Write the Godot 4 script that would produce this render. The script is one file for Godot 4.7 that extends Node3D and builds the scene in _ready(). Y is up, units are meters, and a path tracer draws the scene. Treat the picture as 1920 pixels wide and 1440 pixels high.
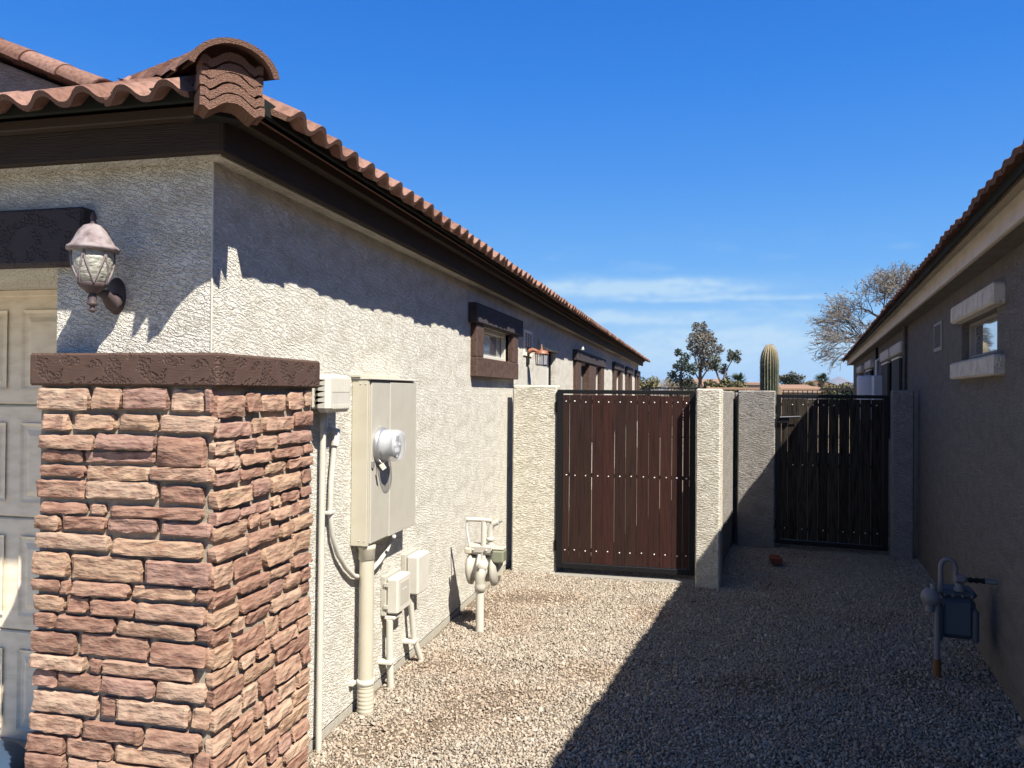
extends Node3D
# A side yard between two stucco houses in a desert town, seen from the driveway.
const XW := -1.66      # plane of the left house's side wall
const ZC := -2.44      # plane of its front wall
const SLOPE := 0.417   # roof pitch
var rng := RandomNumberGenerator.new()
var M := {}
var used := {}

# ---------------------------------------------------------------- naming
func numbered(n: String) -> String:
	var k: int = used.get(n, 0)
	used[n] = k + 1
	return n if k == 0 else "%s_%03d" % [n, k]

func tag(o: Node, label: String, category := "", group := "", kind := "") -> void:
	if label: o.set_meta("label", label)
	if category: o.set_meta("category", category)
	if group: o.set_meta("group", group)
	if kind: o.set_meta("kind", kind)

func thing(called: String, label: String, category: String, at := Vector3.ZERO, turn := 0.0, group := "") -> Node3D:
	var o := Node3D.new()
	o.name = numbered(called)
	o.position = at
	o.rotation.y = turn
	add_child(o)
	tag(o, label, category, group)
	return o

func part(called: String, shape, m: Material, parent: Node = null, at := Transform3D()) -> MeshInstance3D:
	var o := MeshInstance3D.new()
	o.mesh = done(shape) if shape is SurfaceTool else shape
	o.material_override = m
	o.transform = at
	if parent == null:
		o.name = numbered(called)
		add_child(o)
	else:
		o.name = called
		parent.add_child(o, true)
	return o

# ---------------------------------------------------------------- shapes
func mb() -> SurfaceTool:
	var s := SurfaceTool.new()
	s.begin(Mesh.PRIMITIVE_TRIANGLES)
	return s

func done(s: SurfaceTool) -> ArrayMesh:
	s.generate_normals()
	return s.commit()

func tri(s: SurfaceTool, a: Vector3, b: Vector3, c: Vector3, g := -1) -> void:
	s.set_smooth_group(g)
	s.add_vertex(a); s.add_vertex(c); s.add_vertex(b)

func quad(s: SurfaceTool, a: Vector3, b: Vector3, c: Vector3, d: Vector3, g := -1) -> void:
	tri(s, a, b, c, g)
	tri(s, a, c, d, g)

func box(s: SurfaceTool, lo: Vector3, hi: Vector3, bev := 0.0, t := Transform3D()) -> void:
	var l := Vector3(minf(lo.x, hi.x), minf(lo.y, hi.y), minf(lo.z, hi.z))
	var h := Vector3(maxf(lo.x, hi.x), maxf(lo.y, hi.y), maxf(lo.z, hi.z))
	var c := (l + h) / 2
	var e := (h - l) / 2
	var b := minf(bev, minf(e.x, minf(e.y, e.z)) * 0.9)
	var ax := [Vector3.RIGHT, Vector3.UP, Vector3.BACK]
	for k in 3:
		for sg in [-1.0, 1.0]:
			var n: Vector3 = ax[k] * sg
			var u: Vector3 = ax[(k + 1) % 3]
			var v: Vector3 = ax[(k + 2) % 3] * sg
			var eu: float = e[(k + 1) % 3] - b
			var ev: float = e[(k + 2) % 3] - b
			var o: Vector3 = c + n * e[k]
			quad(s, t * (o - u * eu - v * ev), t * (o + u * eu - v * ev), t * (o + u * eu + v * ev), t * (o - u * eu + v * ev))
	if b <= 0.0: return
	for k in 3:
		var i := (k + 1) % 3
		var j := (k + 2) % 3
		for si in [-1.0, 1.0]:
			for sj in [-1.0, 1.0]:
				var p := Vector3(); var q := Vector3()
				p[i] = si * e[i]; p[j] = sj * (e[j] - b)
				q[i] = si * (e[i] - b); q[j] = sj * e[j]
				var w := Vector3(); w[k] = e[k] - b
				if si * sj > 0: quad(s, t * (c + p - w), t * (c + q - w), t * (c + q + w), t * (c + p + w))
				else: quad(s, t * (c + q - w), t * (c + p - w), t * (c + p + w), t * (c + q + w))
	for sx in [-1.0, 1.0]:
		for sy in [-1.0, 1.0]:
			for sz in [-1.0, 1.0]:
				var px := Vector3(sx * e.x, sy * (e.y - b), sz * (e.z - b))
				var py := Vector3(sx * (e.x - b), sy * e.y, sz * (e.z - b))
				var pz := Vector3(sx * (e.x - b), sy * (e.y - b), sz * e.z)
				if sx * sy * sz > 0: tri(s, t * (c + px), t * (c + py), t * (c + pz))
				else: tri(s, t * (c + px), t * (c + pz), t * (c + py))

func bx(x0: float, x1: float, y0: float, y1: float, z0: float, z1: float, bev := 0.0) -> SurfaceTool:
	var s := mb()
	box(s, Vector3(x0, y0, z0), Vector3(x1, y1, z1), bev)
	return s

func tube(s: SurfaceTool, pts: Array, r, n := 10, caps := true, g := 1) -> void:
	var ring0 := []
	var side := Vector3.ZERO
	for k in pts.size():
		var p: Vector3 = pts[k]
		var dir: Vector3
		if k == 0: dir = pts[1] - p
		elif k == pts.size() - 1: dir = p - pts[k - 1]
		else: dir = (pts[k + 1] - p).normalized() + (p - pts[k - 1]).normalized()
		dir = dir.normalized()
		if side == Vector3.ZERO: side = dir.cross(Vector3.UP if absf(dir.y) < 0.9 else Vector3.RIGHT)
		side = (side - dir * side.dot(dir)).normalized()
		var up := side.cross(dir)
		var rr: float = r[k] if r is Array else r
		var ring := []
		for i in n:
			var a := TAU * i / n
			ring.append(p + (side * cos(a) + up * sin(a)) * rr)
		if k > 0:
			for i in n:
				var j := (i + 1) % n
				quad(s, ring0[i], ring[i], ring[j], ring0[j], g)
		if caps and (k == 0 or k == pts.size() - 1):
			for i in range(1, n - 1):
				if k == 0: tri(s, ring[0], ring[i], ring[i + 1])
				else: tri(s, ring[0], ring[i + 1], ring[i])
		ring0 = ring

func lathe(s: SurfaceTool, prof: Array, n: int, t := Transform3D(), g := 1) -> void:
	# prof: [radius, height] upwards; turned about t's y axis
	for k in prof.size() - 1:
		var p: Array = prof[k]
		var q: Array = prof[k + 1]
		for i in n:
			var a := TAU * i / n
			var b := TAU * (i + 1) / n
			var v := [Vector3(cos(a) * p[0], p[1], sin(a) * p[0]), Vector3(cos(b) * p[0], p[1], sin(b) * p[0]), Vector3(cos(b) * q[0], q[1], sin(b) * q[0]), Vector3(cos(a) * q[0], q[1], sin(a) * q[0])]
			if p[0] > 1e-5: tri(s, t * v[0], t * v[2], t * v[1], g)
			if q[0] > 1e-5: tri(s, t * v[0], t * v[3], t * v[2], g)

func toward(at: Vector3, dir: Vector3) -> Transform3D:
	# a frame at AT whose y axis points along DIR
	var y := dir.normalized()
	var x := y.cross(Vector3.FORWARD if absf(y.z) < 0.9 else Vector3.RIGHT).normalized()
	return Transform3D(Basis(x, y, x.cross(y)), at)

func holed(s: SurfaceTool, o: Vector3, u: Vector3, v: Vector3, w: float, h: float, holes: Array, deep: float) -> void:
	# a wall face with rectangular openings [u0, u1, v0, v1] and their reveals; u x v points outwards
	var us := [0.0, w]
	var vs := [0.0, h]
	for q in holes:
		us.append_array([q[0], q[1]]); vs.append_array([q[2], q[3]])
	us.sort(); vs.sort()
	for i in us.size() - 1:
		for j in vs.size() - 1:
			if us[i + 1] - us[i] < 1e-4 or vs[j + 1] - vs[j] < 1e-4: continue
			var cu: float = (us[i] + us[i + 1]) / 2
			var cv: float = (vs[j] + vs[j + 1]) / 2
			var open := false
			for q in holes:
				if cu > q[0] and cu < q[1] and cv > q[2] and cv < q[3]: open = true
			if open: continue
			quad(s, o + u * us[i] + v * vs[j], o + u * us[i + 1] + v * vs[j], o + u * us[i + 1] + v * vs[j + 1], o + u * us[i] + v * vs[j + 1])
	var n := u.cross(v) * -deep
	for q in holes:
		var a: Vector3 = o + u * q[0] + v * q[2]
		var b: Vector3 = o + u * q[1] + v * q[2]
		var c: Vector3 = o + u * q[1] + v * q[3]
		var d: Vector3 = o + u * q[0] + v * q[3]
		quad(s, a, a + n, b + n, b); quad(s, b, b + n, c + n, c)
		quad(s, c, c + n, d + n, d); quad(s, d, d + n, a + n, a)

# ---------------------------------------------------------------- materials
func lin(r: float, g: float, b: float) -> Color:
	return Color(r, g, b).linear_to_srgb()

func mat(c: Color, rough := 0.9, spec := 0.3) -> StandardMaterial3D:
	var m := StandardMaterial3D.new()
	m.albedo_color = c
	m.roughness = rough
	m.metallic_specular = spec
	return m

func relief(m: StandardMaterial3D, tex: Texture2D, cm: float, size: Vector3, world := true) -> StandardMaterial3D:
	# SIZE: metres that the picture covers along each axis
	m.uv1_triplanar = true
	m.uv1_world_triplanar = world
	m.uv1_triplanar_sharpness = 8.0
	m.uv1_scale = Vector3(1 / size.x, 1 / size.y, 1 / size.z)
	if cm > 0.0:
		m.heightmap_enabled = true
		m.heightmap_texture = tex
		m.heightmap_scale = cm
	return m

func noise(freq: float, oct := 4, s := 1, type := FastNoiseLite.TYPE_SIMPLEX_SMOOTH) -> FastNoiseLite:
	var n := FastNoiseLite.new()
	n.noise_type = type
	n.frequency = freq
	n.fractal_octaves = oct
	n.seed = s
	return n

func grey(n: FastNoiseLite, w := 512, h := 512) -> PackedByteArray:
	var im := n.get_seamless_image(w, h)
	im.convert(Image.FORMAT_L8)
	return im.get_data()

func stretched(n: FastNoiseLite, w: int, h: int, size := 1024) -> PackedByteArray:
	var im := n.get_seamless_image(w, h)
	im.convert(Image.FORMAT_L8)
	im.resize(size, size, Image.INTERPOLATE_CUBIC)
	return im.get_data()

func floats(a: PackedFloat32Array, size: int) -> ImageTexture:
	return ImageTexture.create_from_image(Image.create_from_data(size, size, false, Image.FORMAT_RF, a.to_byte_array()))

func tint_tex(a: PackedByteArray, size: int, lo: Color, mid: Color, hi: Color) -> ImageTexture:
	var ramp := []
	for k in 256:
		var f := k / 255.0
		ramp.append(lo.lerp(mid, f * 2) if f < 0.5 else mid.lerp(hi, f * 2 - 1))
	var out := PackedByteArray()
	out.resize(a.size() * 3)
	for k in a.size():
		var c: Color = ramp[a[k]]
		out[k * 3] = int(c.r * 255); out[k * 3 + 1] = int(c.g * 255); out[k * 3 + 2] = int(c.b * 255)
	return ImageTexture.create_from_image(Image.create_from_data(size, size, false, Image.FORMAT_RGB8, out))

func make_materials() -> void:
	# skip-trowel stucco: lace islands of plaster with sharp lower edges over a finer grain
	var S := 1024
	var wob := grey(noise(0.022, 2, 3), S, S)
	var fine := grey(noise(0.09, 3, 4), S, S)
	var isl := grey(noise(0.03, 3, 5), S, S)
	var big := grey(noise(0.004, 2, 6), S, S)
	var h := PackedFloat32Array(); h.resize(S * S)
	for y in S:
		for x in S:
			var k := y * S + x
			var dx := (wob[k] - 128) / 7
			var k2 := ((y + dx + S) % S) * S + (x + dx * 2 + 2 * S) % S
			var t := clampf((isl[k2] / 255.0 - 0.43 + (big[k] - 128) * 0.0009) / 0.10, 0, 1)
			h[k] = t * t * (3 - 2 * t) * 0.62 + isl[k2] / 255.0 * 0.3 + fine[k] / 255.0 * 0.34
	var stucco_h := floats(h, S)
	# the block posts: plaster dragged sideways in wavy ridges
	var wav := stretched(noise(0.055, 2, 8), 256, 1024)
	var wav2 := stretched(noise(0.13, 2, 9), 384, 1024)
	var h2 := PackedFloat32Array(); h2.resize(S * S)
	for y in S:
		for x in S:
			var k := y * S + x
			var dy := (wob[k] - 128) / 22 + (big[k] - 128) / 6
			var k2 := ((y + dy + S) % S) * S + x
			var t := clampf((wav[k2] / 255.0 - 0.4) / 0.2, 0, 1)
			h2[k] = t * t * (3 - 2 * t) * 0.7 + wav[k2] / 255.0 * 0.3 + wav2[k] / 255.0 * 0.25 + fine[k] / 255.0 * 0.1
	var post_h := floats(h2, S)
	var grain_b := stretched(noise(0.12, 4, 11), 64, 512, 512)
	var grain := ImageTexture.create_from_image(Image.create_from_data(512, 512, false, Image.FORMAT_L8, grain_b))
	var rock_b := grey(noise(0.012, 6, 12, FastNoiseLite.TYPE_PERLIN), 512, 512)
	var rock := ImageTexture.create_from_image(Image.create_from_data(512, 512, false, Image.FORMAT_L8, rock_b))
	var pit_n := noise(0.06, 3, 13, FastNoiseLite.TYPE_CELLULAR)
	var pit_b := grey(pit_n, 512, 512)
	var pits := ImageTexture.create_from_image(Image.create_from_data(512, 512, false, Image.FORMAT_L8, pit_b))
	var blot_b := grey(noise(0.008, 5, 14), 512, 512)
	var vert_b := stretched(noise(0.05, 5, 15), 512, 64, 512)
	var vert := ImageTexture.create_from_image(Image.create_from_data(512, 512, false, Image.FORMAT_L8, vert_b))
	# scratched plaster of the beams: clusters of short gouges
	var g1 := grey(noise(0.05, 3, 16), 512, 512)
	var g2 := grey(noise(0.009, 2, 17), 512, 512)
	var g3 := PackedFloat32Array(); g3.resize(512 * 512)
	for k in 512 * 512:
		var m := clampf((g2[k] / 255.0 - 0.52) / 0.1, 0, 1)
		var t := clampf((g1[k] / 255.0 - 0.44) / 0.12, 0, 1)
		g3[k] = 1.0 - m * (1 - t) + grain_b[k] / 255.0 * 0.12
	var gouge := floats(g3, 512)
	var W := Color.WHITE
	var mottle := tint_tex(blot_b, 512, Color(0.90, 0.89, 0.87), Color(0.97, 0.965, 0.955), W)

	var faint := tint_tex(blot_b, 512, Color(0.965, 0.96, 0.95), Color(0.99, 0.988, 0.985), W)
	var v := relief(mat(lin(0.70, 0.68, 0.615), 0.95, 0.2), stucco_h, 1.0, Vector3(0.8, 0.46, 0.8))
	v.albedo_texture = mottle
	M.stucco = v
	v = relief(mat(lin(0.62, 0.59, 0.505), 0.95, 0.2), post_h, 0.9, Vector3(0.9, 0.62, 0.9))
	v.albedo_texture = mottle
	M.post = v
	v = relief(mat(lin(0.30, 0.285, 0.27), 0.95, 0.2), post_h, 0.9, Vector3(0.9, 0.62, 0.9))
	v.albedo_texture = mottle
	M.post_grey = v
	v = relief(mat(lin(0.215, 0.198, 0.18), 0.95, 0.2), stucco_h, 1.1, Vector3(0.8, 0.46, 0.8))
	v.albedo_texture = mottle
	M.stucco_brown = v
	v = relief(mat(lin(0.58, 0.54, 0.47), 0.95, 0.2), gouge, 0.5, Vector3(0.5, 0.5, 0.5))
	v.albedo_texture = mottle
	M.trim_pale = v
	v = relief(mat(lin(0.57, 0.52, 0.45), 0.85, 0.3), grain, 0.12, Vector3(1.2, 0.5, 1.2))
	v.albedo_texture = mottle
	M.fascia_pale = v
	v = relief(mat(lin(0.034, 0.024, 0.019), 0.75, 0.35), grain, 0.2, Vector3(0.8, 0.35, 0.8))
	v.albedo_texture = mottle
	M.fascia = v
	M.fascia_plain = relief(mat(lin(0.042, 0.029, 0.023), 0.7, 0.35), grain, 0.03, Vector3(0.8, 0.35, 0.8))
	v = relief(mat(lin(0.088, 0.054, 0.042), 0.7, 0.35), gouge, 0.55, Vector3(0.42, 0.36, 0.42))
	v.albedo_texture = mottle
	M.beam = v
	v = relief(mat(lin(0.05, 0.042, 0.045), 0.75, 0.3), gouge, 0.6, Vector3(0.5, 0.4, 0.5))
	M.beam_dark = v
	M.birdstop = mat(lin(0.018, 0.02, 0.018), 0.8, 0.2)
	M.tile = []
	for c in [[0.25, 0.145, 0.113], [0.295, 0.178, 0.142], [0.215, 0.12, 0.092]]:
		v = relief(mat(lin(c[0], c[1], c[2]), 0.9, 0.25), pits, 0.35, Vector3(0.16, 0.16, 0.16))
		v.albedo_texture = tint_tex(blot_b, 512, Color(0.72, 0.70, 0.70), Color(0.93, 0.92, 0.92), W)
		M.tile.append(v)
	v = relief(mat(lin(0.275, 0.17, 0.128), 0.95, 0.2), pits, 0.7, Vector3(0.12, 0.12, 0.12))
	v.albedo_texture = tint_tex(pit_b, 512, Color(0.5, 0.45, 0.45), Color(0.9, 0.88, 0.88), W)
	M.tile_raw = v
	M.stone = []
	for c in [[0.36, 0.235, 0.18], [0.40, 0.275, 0.21], [0.32, 0.20, 0.155], [0.42, 0.295, 0.215], [0.34, 0.222, 0.185], [0.45, 0.33, 0.255], [0.29, 0.182, 0.142], [0.38, 0.262, 0.195]]:
		v = relief(mat(lin(c[0], c[1], c[2]), 0.92, 0.2), rock, 0.6, Vector3(0.42, 0.15, 0.42))
		v.albedo_texture = tint_tex(rock_b, 512, Color(0.74, 0.67, 0.65), Color(0.94, 0.92, 0.9), Color(1, 1, 0.96))
		M.stone.append(v)
	v = relief(mat(lin(0.44, 0.385, 0.305), 0.95, 0.1), pits, 0.5, Vector3(0.1, 0.1, 0.1))
	v.albedo_texture = mottle
	M.mortar = v
	M.cream = relief(mat(lin(0.41, 0.39, 0.335), 0.45, 0.45), rock, 0.02, Vector3(0.5, 0.5, 0.5))
	M.cream.albedo_texture = faint
	M.cream_white = relief(mat(lin(0.52, 0.50, 0.44), 0.5, 0.4), rock, 0.02, Vector3(0.5, 0.5, 0.5))
	M.cream_white.albedo_texture = faint
	M.tan_metal = relief(mat(lin(0.47, 0.44, 0.35), 0.5, 0.4), rock, 0.02, Vector3(0.5, 0.5, 0.5))
	M.tan_metal.albedo_texture = faint
	M.garage = relief(mat(lin(0.78, 0.69, 0.55), 0.6, 0.4), grain, 0.025, Vector3(0.5, 0.2, 0.5))
	M.garage.albedo_texture = mottle
	M.black = mat(lin(0.007, 0.007, 0.008), 0.55, 0.35)
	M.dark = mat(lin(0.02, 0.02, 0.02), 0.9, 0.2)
	M.bolt = mat(lin(0.75, 0.75, 0.73), 0.3, 0.6); M.bolt.metallic = 0.6
	M.dial = mat(lin(0.30, 0.305, 0.30), 0.5, 0.3)
	M.zinc = mat(lin(0.42, 0.42, 0.42), 0.4, 0.5); M.zinc.metallic = 0.7
	M.plank = []
	for c in [[0.036, 0.0125, 0.0095], [0.033, 0.0145, 0.0105], [0.043, 0.0145, 0.0105], [0.029, 0.0125, 0.0095]]:
		v = relief(mat(lin(c[0], c[1], c[2]), 0.62, 0.35), vert, 0.12, Vector3(0.5, 1.4, 0.5))
		v.albedo_texture = tint_tex(vert_b, 512, Color(0.66, 0.66, 0.66), Color(0.92, 0.92, 0.92), W)
		M.plank.append(v)
	M.plank_old = []
	for c in [[0.06, 0.052, 0.043], [0.042, 0.035, 0.03], [0.05, 0.043, 0.036]]:
		v = relief(mat(lin(c[0], c[1], c[2]), 0.85, 0.2), vert, 0.3, Vector3(0.4, 1.1, 0.4))
		v.albedo_texture = tint_tex(vert_b, 512, Color(0.4, 0.38, 0.36), Color(0.9, 0.88, 0.86), W)
		M.plank_old.append(v)
	M.lantern = mat(lin(0.075, 0.055, 0.055), 0.55, 0.4)
	M.lantern_top = relief(mat(lin(0.30, 0.28, 0.28), 0.7, 0.3), rock, 0.1, Vector3(0.2, 0.2, 0.2))
	M.lantern_top.albedo_texture = tint_tex(rock_b, 512, Color(0.62, 0.55, 0.55), Color(0.9, 0.86, 0.87), W)
	M.lantern_glass = relief(mat(lin(0.36, 0.36, 0.31), 0.3, 0.5), rock, 0.5, Vector3(0.15, 0.1, 0.15))
	M.lantern_glass.albedo_texture = mottle
	M.copper = mat(lin(0.24, 0.095, 0.055), 0.5, 0.5)
	var g := mat(Color(0.95, 0.97, 1.0, 0.22), 0.03, 0.6)
	g.transparency = BaseMaterial3D.TRANSPARENCY_ALPHA
	M.clear = g
	M.pane = mat(lin(0.05, 0.055, 0.06), 0.04, 0.9); M.pane.metallic = 0.35; M.pane.albedo_color = lin(0.34, 0.36, 0.38)
	M.mirror_pane = mat(lin(0.62, 0.64, 0.68), 0.03, 0.8); M.mirror_pane.metallic = 0.85
	M.blind = mat(lin(0.5, 0.5, 0.48), 0.7)
	M.white = mat(lin(0.6, 0.6, 0.57), 0.5, 0.4)
	M.vent = mat(lin(0.78, 0.69, 0.55), 0.6, 0.4)
	M.vent_grey = mat(lin(0.22, 0.20, 0.18), 0.6, 0.4)
	M.gas_blue = relief(mat(lin(0.075, 0.09, 0.11), 0.5, 0.4), rock, 0.03, Vector3(0.3, 0.3, 0.3))
	M.gas_grey = mat(lin(0.17, 0.17, 0.18), 0.5, 0.4)
	M.rust = relief(mat(lin(0.20, 0.10, 0.045), 0.9, 0.2), rock, 0.2, Vector3(0.1, 0.1, 0.1))
	M.glass_green = mat(lin(0.20, 0.21, 0.15), 0.15, 0.6)
	M.screen = mat(lin(0.06, 0.06, 0.055), 0.8, 0.2)
	M.box_grey = mat(lin(0.50, 0.50, 0.52), 0.5, 0.4)
	M.box_dark = mat(lin(0.07, 0.075, 0.085), 0.6, 0.4)
	M.blue = mat(lin(0.035, 0.062, 0.11), 0.5, 0.4)
	M.concrete = relief(mat(lin(0.42, 0.40, 0.35), 0.95, 0.1), pits, 0.2, Vector3(0.15, 0.15, 0.15))
	M.concrete.albedo_texture = mottle
	M.sill = relief(mat(lin(0.26, 0.245, 0.215), 0.95, 0.1), pits, 0.3, Vector3(0.15, 0.15, 0.15))
	M.brick = relief(mat(lin(0.19, 0.062, 0.045), 0.95, 0.1), pits, 0.3, Vector3(0.12, 0.12, 0.12))
	# earth under the gravel
	v = relief(mat(W, 0.97, 0.1), pits, 1.2, Vector3(0.35, 0.35, 0.35))
	v.albedo_texture = tint_tex(pit_b, 512, lin(0.075, 0.058, 0.044), lin(0.19, 0.15, 0.112), lin(0.27, 0.22, 0.17))
	M.earth = v
	v = relief(mat(lin(0.20, 0.16, 0.115), 0.97, 0.1), rock, 3.0, Vector3(6, 6, 6))
	v.albedo_texture = tint_tex(blot_b, 512, Color(0.75, 0.72, 0.68), Color(0.93, 0.92, 0.9), W)
	M.desert = v
	v = mat(W, 0.9, 0.2)
	v.vertex_color_use_as_albedo = true
	M.vcol = v
	v = mat(W, 0.8, 0.2)
	v.vertex_color_use_as_albedo = true
	v.backlight_enabled = true
	v.backlight = Color(0.35, 0.35, 0.35)
	M.leaf = v
	M.bark = relief(mat(lin(0.17, 0.135, 0.10), 0.95, 0.1), rock, 2.0, Vector3(0.5, 1.5, 0.5))
	M.bark_pale = relief(mat(lin(0.30, 0.25, 0.19), 0.95, 0.1), rock, 1.0, Vector3(0.5, 1.5, 0.5))
	M.twig = mat(lin(0.18, 0.165, 0.15), 0.95, 0.1)

# ---------------------------------------------------------------- sky
func make_sky() -> Texture2D:
	var w := 2048
	var h := 1024
	var ex := 2.2
	var stops := [[0.0, Color8(184, 216, 243)], [2.5, Color8(171, 211, 246)], [5.0, Color8(146, 199, 248)], [9.0, Color8(112, 178, 246)], [15.0, Color8(80, 153, 239)], [22.0, Color8(54, 133, 230)], [32.0, Color8(36, 111, 211)], [50.0, Color8(52, 96, 162)], [90.0, Color8(55, 83, 126)]]  # unseen overhead stops dulled and dimmed to lessen blue fill in the shade
	var n := noise(1.0, 4, 21)
	var n2 := noise(1.0, 3, 22)
	var a := PackedFloat32Array(); a.resize(w * h * 3)
	# bands of thin cloud: azimuth, elevation, half width, half height, weight
	var streaks := [[-4.5, 7.3, 7.0, 0.62, 1.0], [1.5, 6.6, 8.0, 0.16, 0.8], [-5.0, 5.2, 7.0, 0.45, 0.75], [2.5, 3.3, 7.5, 1.1, 0.8], [-3.0, 1.9, 9.0, 0.6, 0.5], [18.0, 2.6, 8.0, 0.6, 0.6], [-22.0, 4.0, 7.0, 0.7, 0.8]]
	for y in h:
		var el := 90.0 - (y + 0.5) / h * 180.0
		var c: Color = stops[0][1]
		for k in stops.size() - 1:
			if el >= stops[k][0]:
				var f := clampf((el - stops[k][0]) / (stops[k + 1][0] - stops[k][0]), 0, 1)
				c = (stops[k][1] as Color).lerp(stops[k + 1][1], f)
		c = c.srgb_to_linear()
		for x in w:
			var r := c.r; var g := c.g; var b := c.b
			if el > -0.5 and el < 14.0:
				var az := (x + 0.5) / w * 360.0   # 0 is along -Z, to the right positive
				var q := deg_to_rad(az)
				var t := n.get_noise_3d(cos(q) * 9.0, el * 1.1, sin(q) * 9.0)
				var u := n2.get_noise_3d(cos(q) * 40.0, el * 3.0, sin(q) * 40.0)
				u = u * 0.6 + n2.get_noise_3d(cos(q) * 26.0 + 9.0, el * 9.0 + t * 1.5, sin(q) * 26.0) * 0.75
				var d := clampf(t * 0.9 + u * 0.35 - 0.12, 0, 1) * smoothstep(13.0, 5.0, el) * 0.8
				for s in streaks:
					var da: float = wrapf(az - s[0], -180, 180) / s[2]
					var wob := t * 0.25
					var de: float = (el - s[1] - wob) / s[3]
					de *= 1.8 if de < 0 else 0.8
					d += exp(-da * da - de * de) * s[4] * (1.35 + 1.1 * u + 0.7 * t)
				d = clampf(d, 0, 0.9)
				r = lerpf(r, 0.60, d * 0.8); g = lerpf(g, 0.78, d * 0.85); b = lerpf(b, 0.95, d * 0.8)
			var i := (y * w + x) * 3
			a[i] = r / ex; a[i + 1] = g / ex; a[i + 2] = b / ex
	return ImageTexture.create_from_image(Image.create_from_data(w, h, false, Image.FORMAT_RGBF, a.to_byte_array()))

# ---------------------------------------------------------------- roof tiles
func wave(u: float) -> float:
	# height of the tile's section at u periods: round crests, flatter valleys
	var c := 0.5 + 0.5 * cos(TAU * u)
	return 0.042 * (c * c * (3 - 2 * c) * 0.55 + c * 0.45)

func tile_mesh(period: float, rolls: int, length: float, thick: float, top: Material, raw: Material, amp := 1.0) -> ArrayMesh:
	# x across, y up, the roof climbs along -z; origin at the lower end's middle; painted top, raw broken edge
	var s := mb()
	var e := mb()
	var n := rolls * 10
	var w := period * rolls
	for i in n:
		var x0 := -w / 2 + w * i / n
		var x1 := -w / 2 + w * (i + 1) / n
		var y0 := wave(float(i) / n * rolls + 0.5) * amp
		var y1 := wave(float(i + 1) / n * rolls + 0.5) * amp
		var z := -length
		var up := Vector3(0, thick, 0)
		var a := Vector3(x0, y0, 0); var b := Vector3(x1, y1, 0)
		var c := Vector3(x1, y1, z); var d := Vector3(x0, y0, z)
		quad(s, a + up, b + up, c + up, d + up, 1)
		quad(s, d, c, b, a, 2)
		quad(e, a, b, b + up, a + up)
		if i == 0: quad(e, d, a, a + up, d + up)
		if i == n - 1: quad(e, b, c, c + up, b + up)
	s.generate_normals()
	e.generate_normals()
	var m := s.commit()
	e.commit(m)
	m.surface_set_material(0, top)
	m.surface_set_material(1, raw)
	return m

func barrel_mesh(r0: float, r1: float, length: float, thick: float, ends := -0.12) -> ArrayMesh:
	# a half-round ridge tile: open end at the origin, runs along -z, climbs by its parent's frame
	var s := mb()
	var n := 14
	for i in n:
		var a := lerpf(ends, PI - ends, float(i) / n)
		var b := lerpf(ends, PI - ends, float(i + 1) / n)
		var f := func(r: float, t: float, z: float) -> Vector3: return Vector3(cos(t) * r, sin(t) * r * 0.82, z)
		quad(s, f.call(r0, a, 0), f.call(r1, a, -length), f.call(r1, b, -length), f.call(r0, b, 0), 1)
		quad(s, f.call(r0 - thick, b, 0), f.call(r1 - thick, b, -length), f.call(r1 - thick, a, -length), f.call(r0 - thick, a, 0), 2)
		quad(s, f.call(r0 - thick, a, 0), f.call(r0, a, 0), f.call(r0, b, 0), f.call(r0 - thick, b, 0))
	return done(s)

func slope_frame(at: Vector3, uphill: Vector3, pitch: float, lift := 0.0) -> Transform3D:
	# z axis points downhill
	var d := (uphill.normalized() * cos(pitch) + Vector3.UP * sin(pitch)).normalized()
	var x := d.cross(Vector3.UP).normalized()
	var y := x.cross(d)
	return Transform3D(Basis(x, y, -d), at + y * lift)

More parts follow.
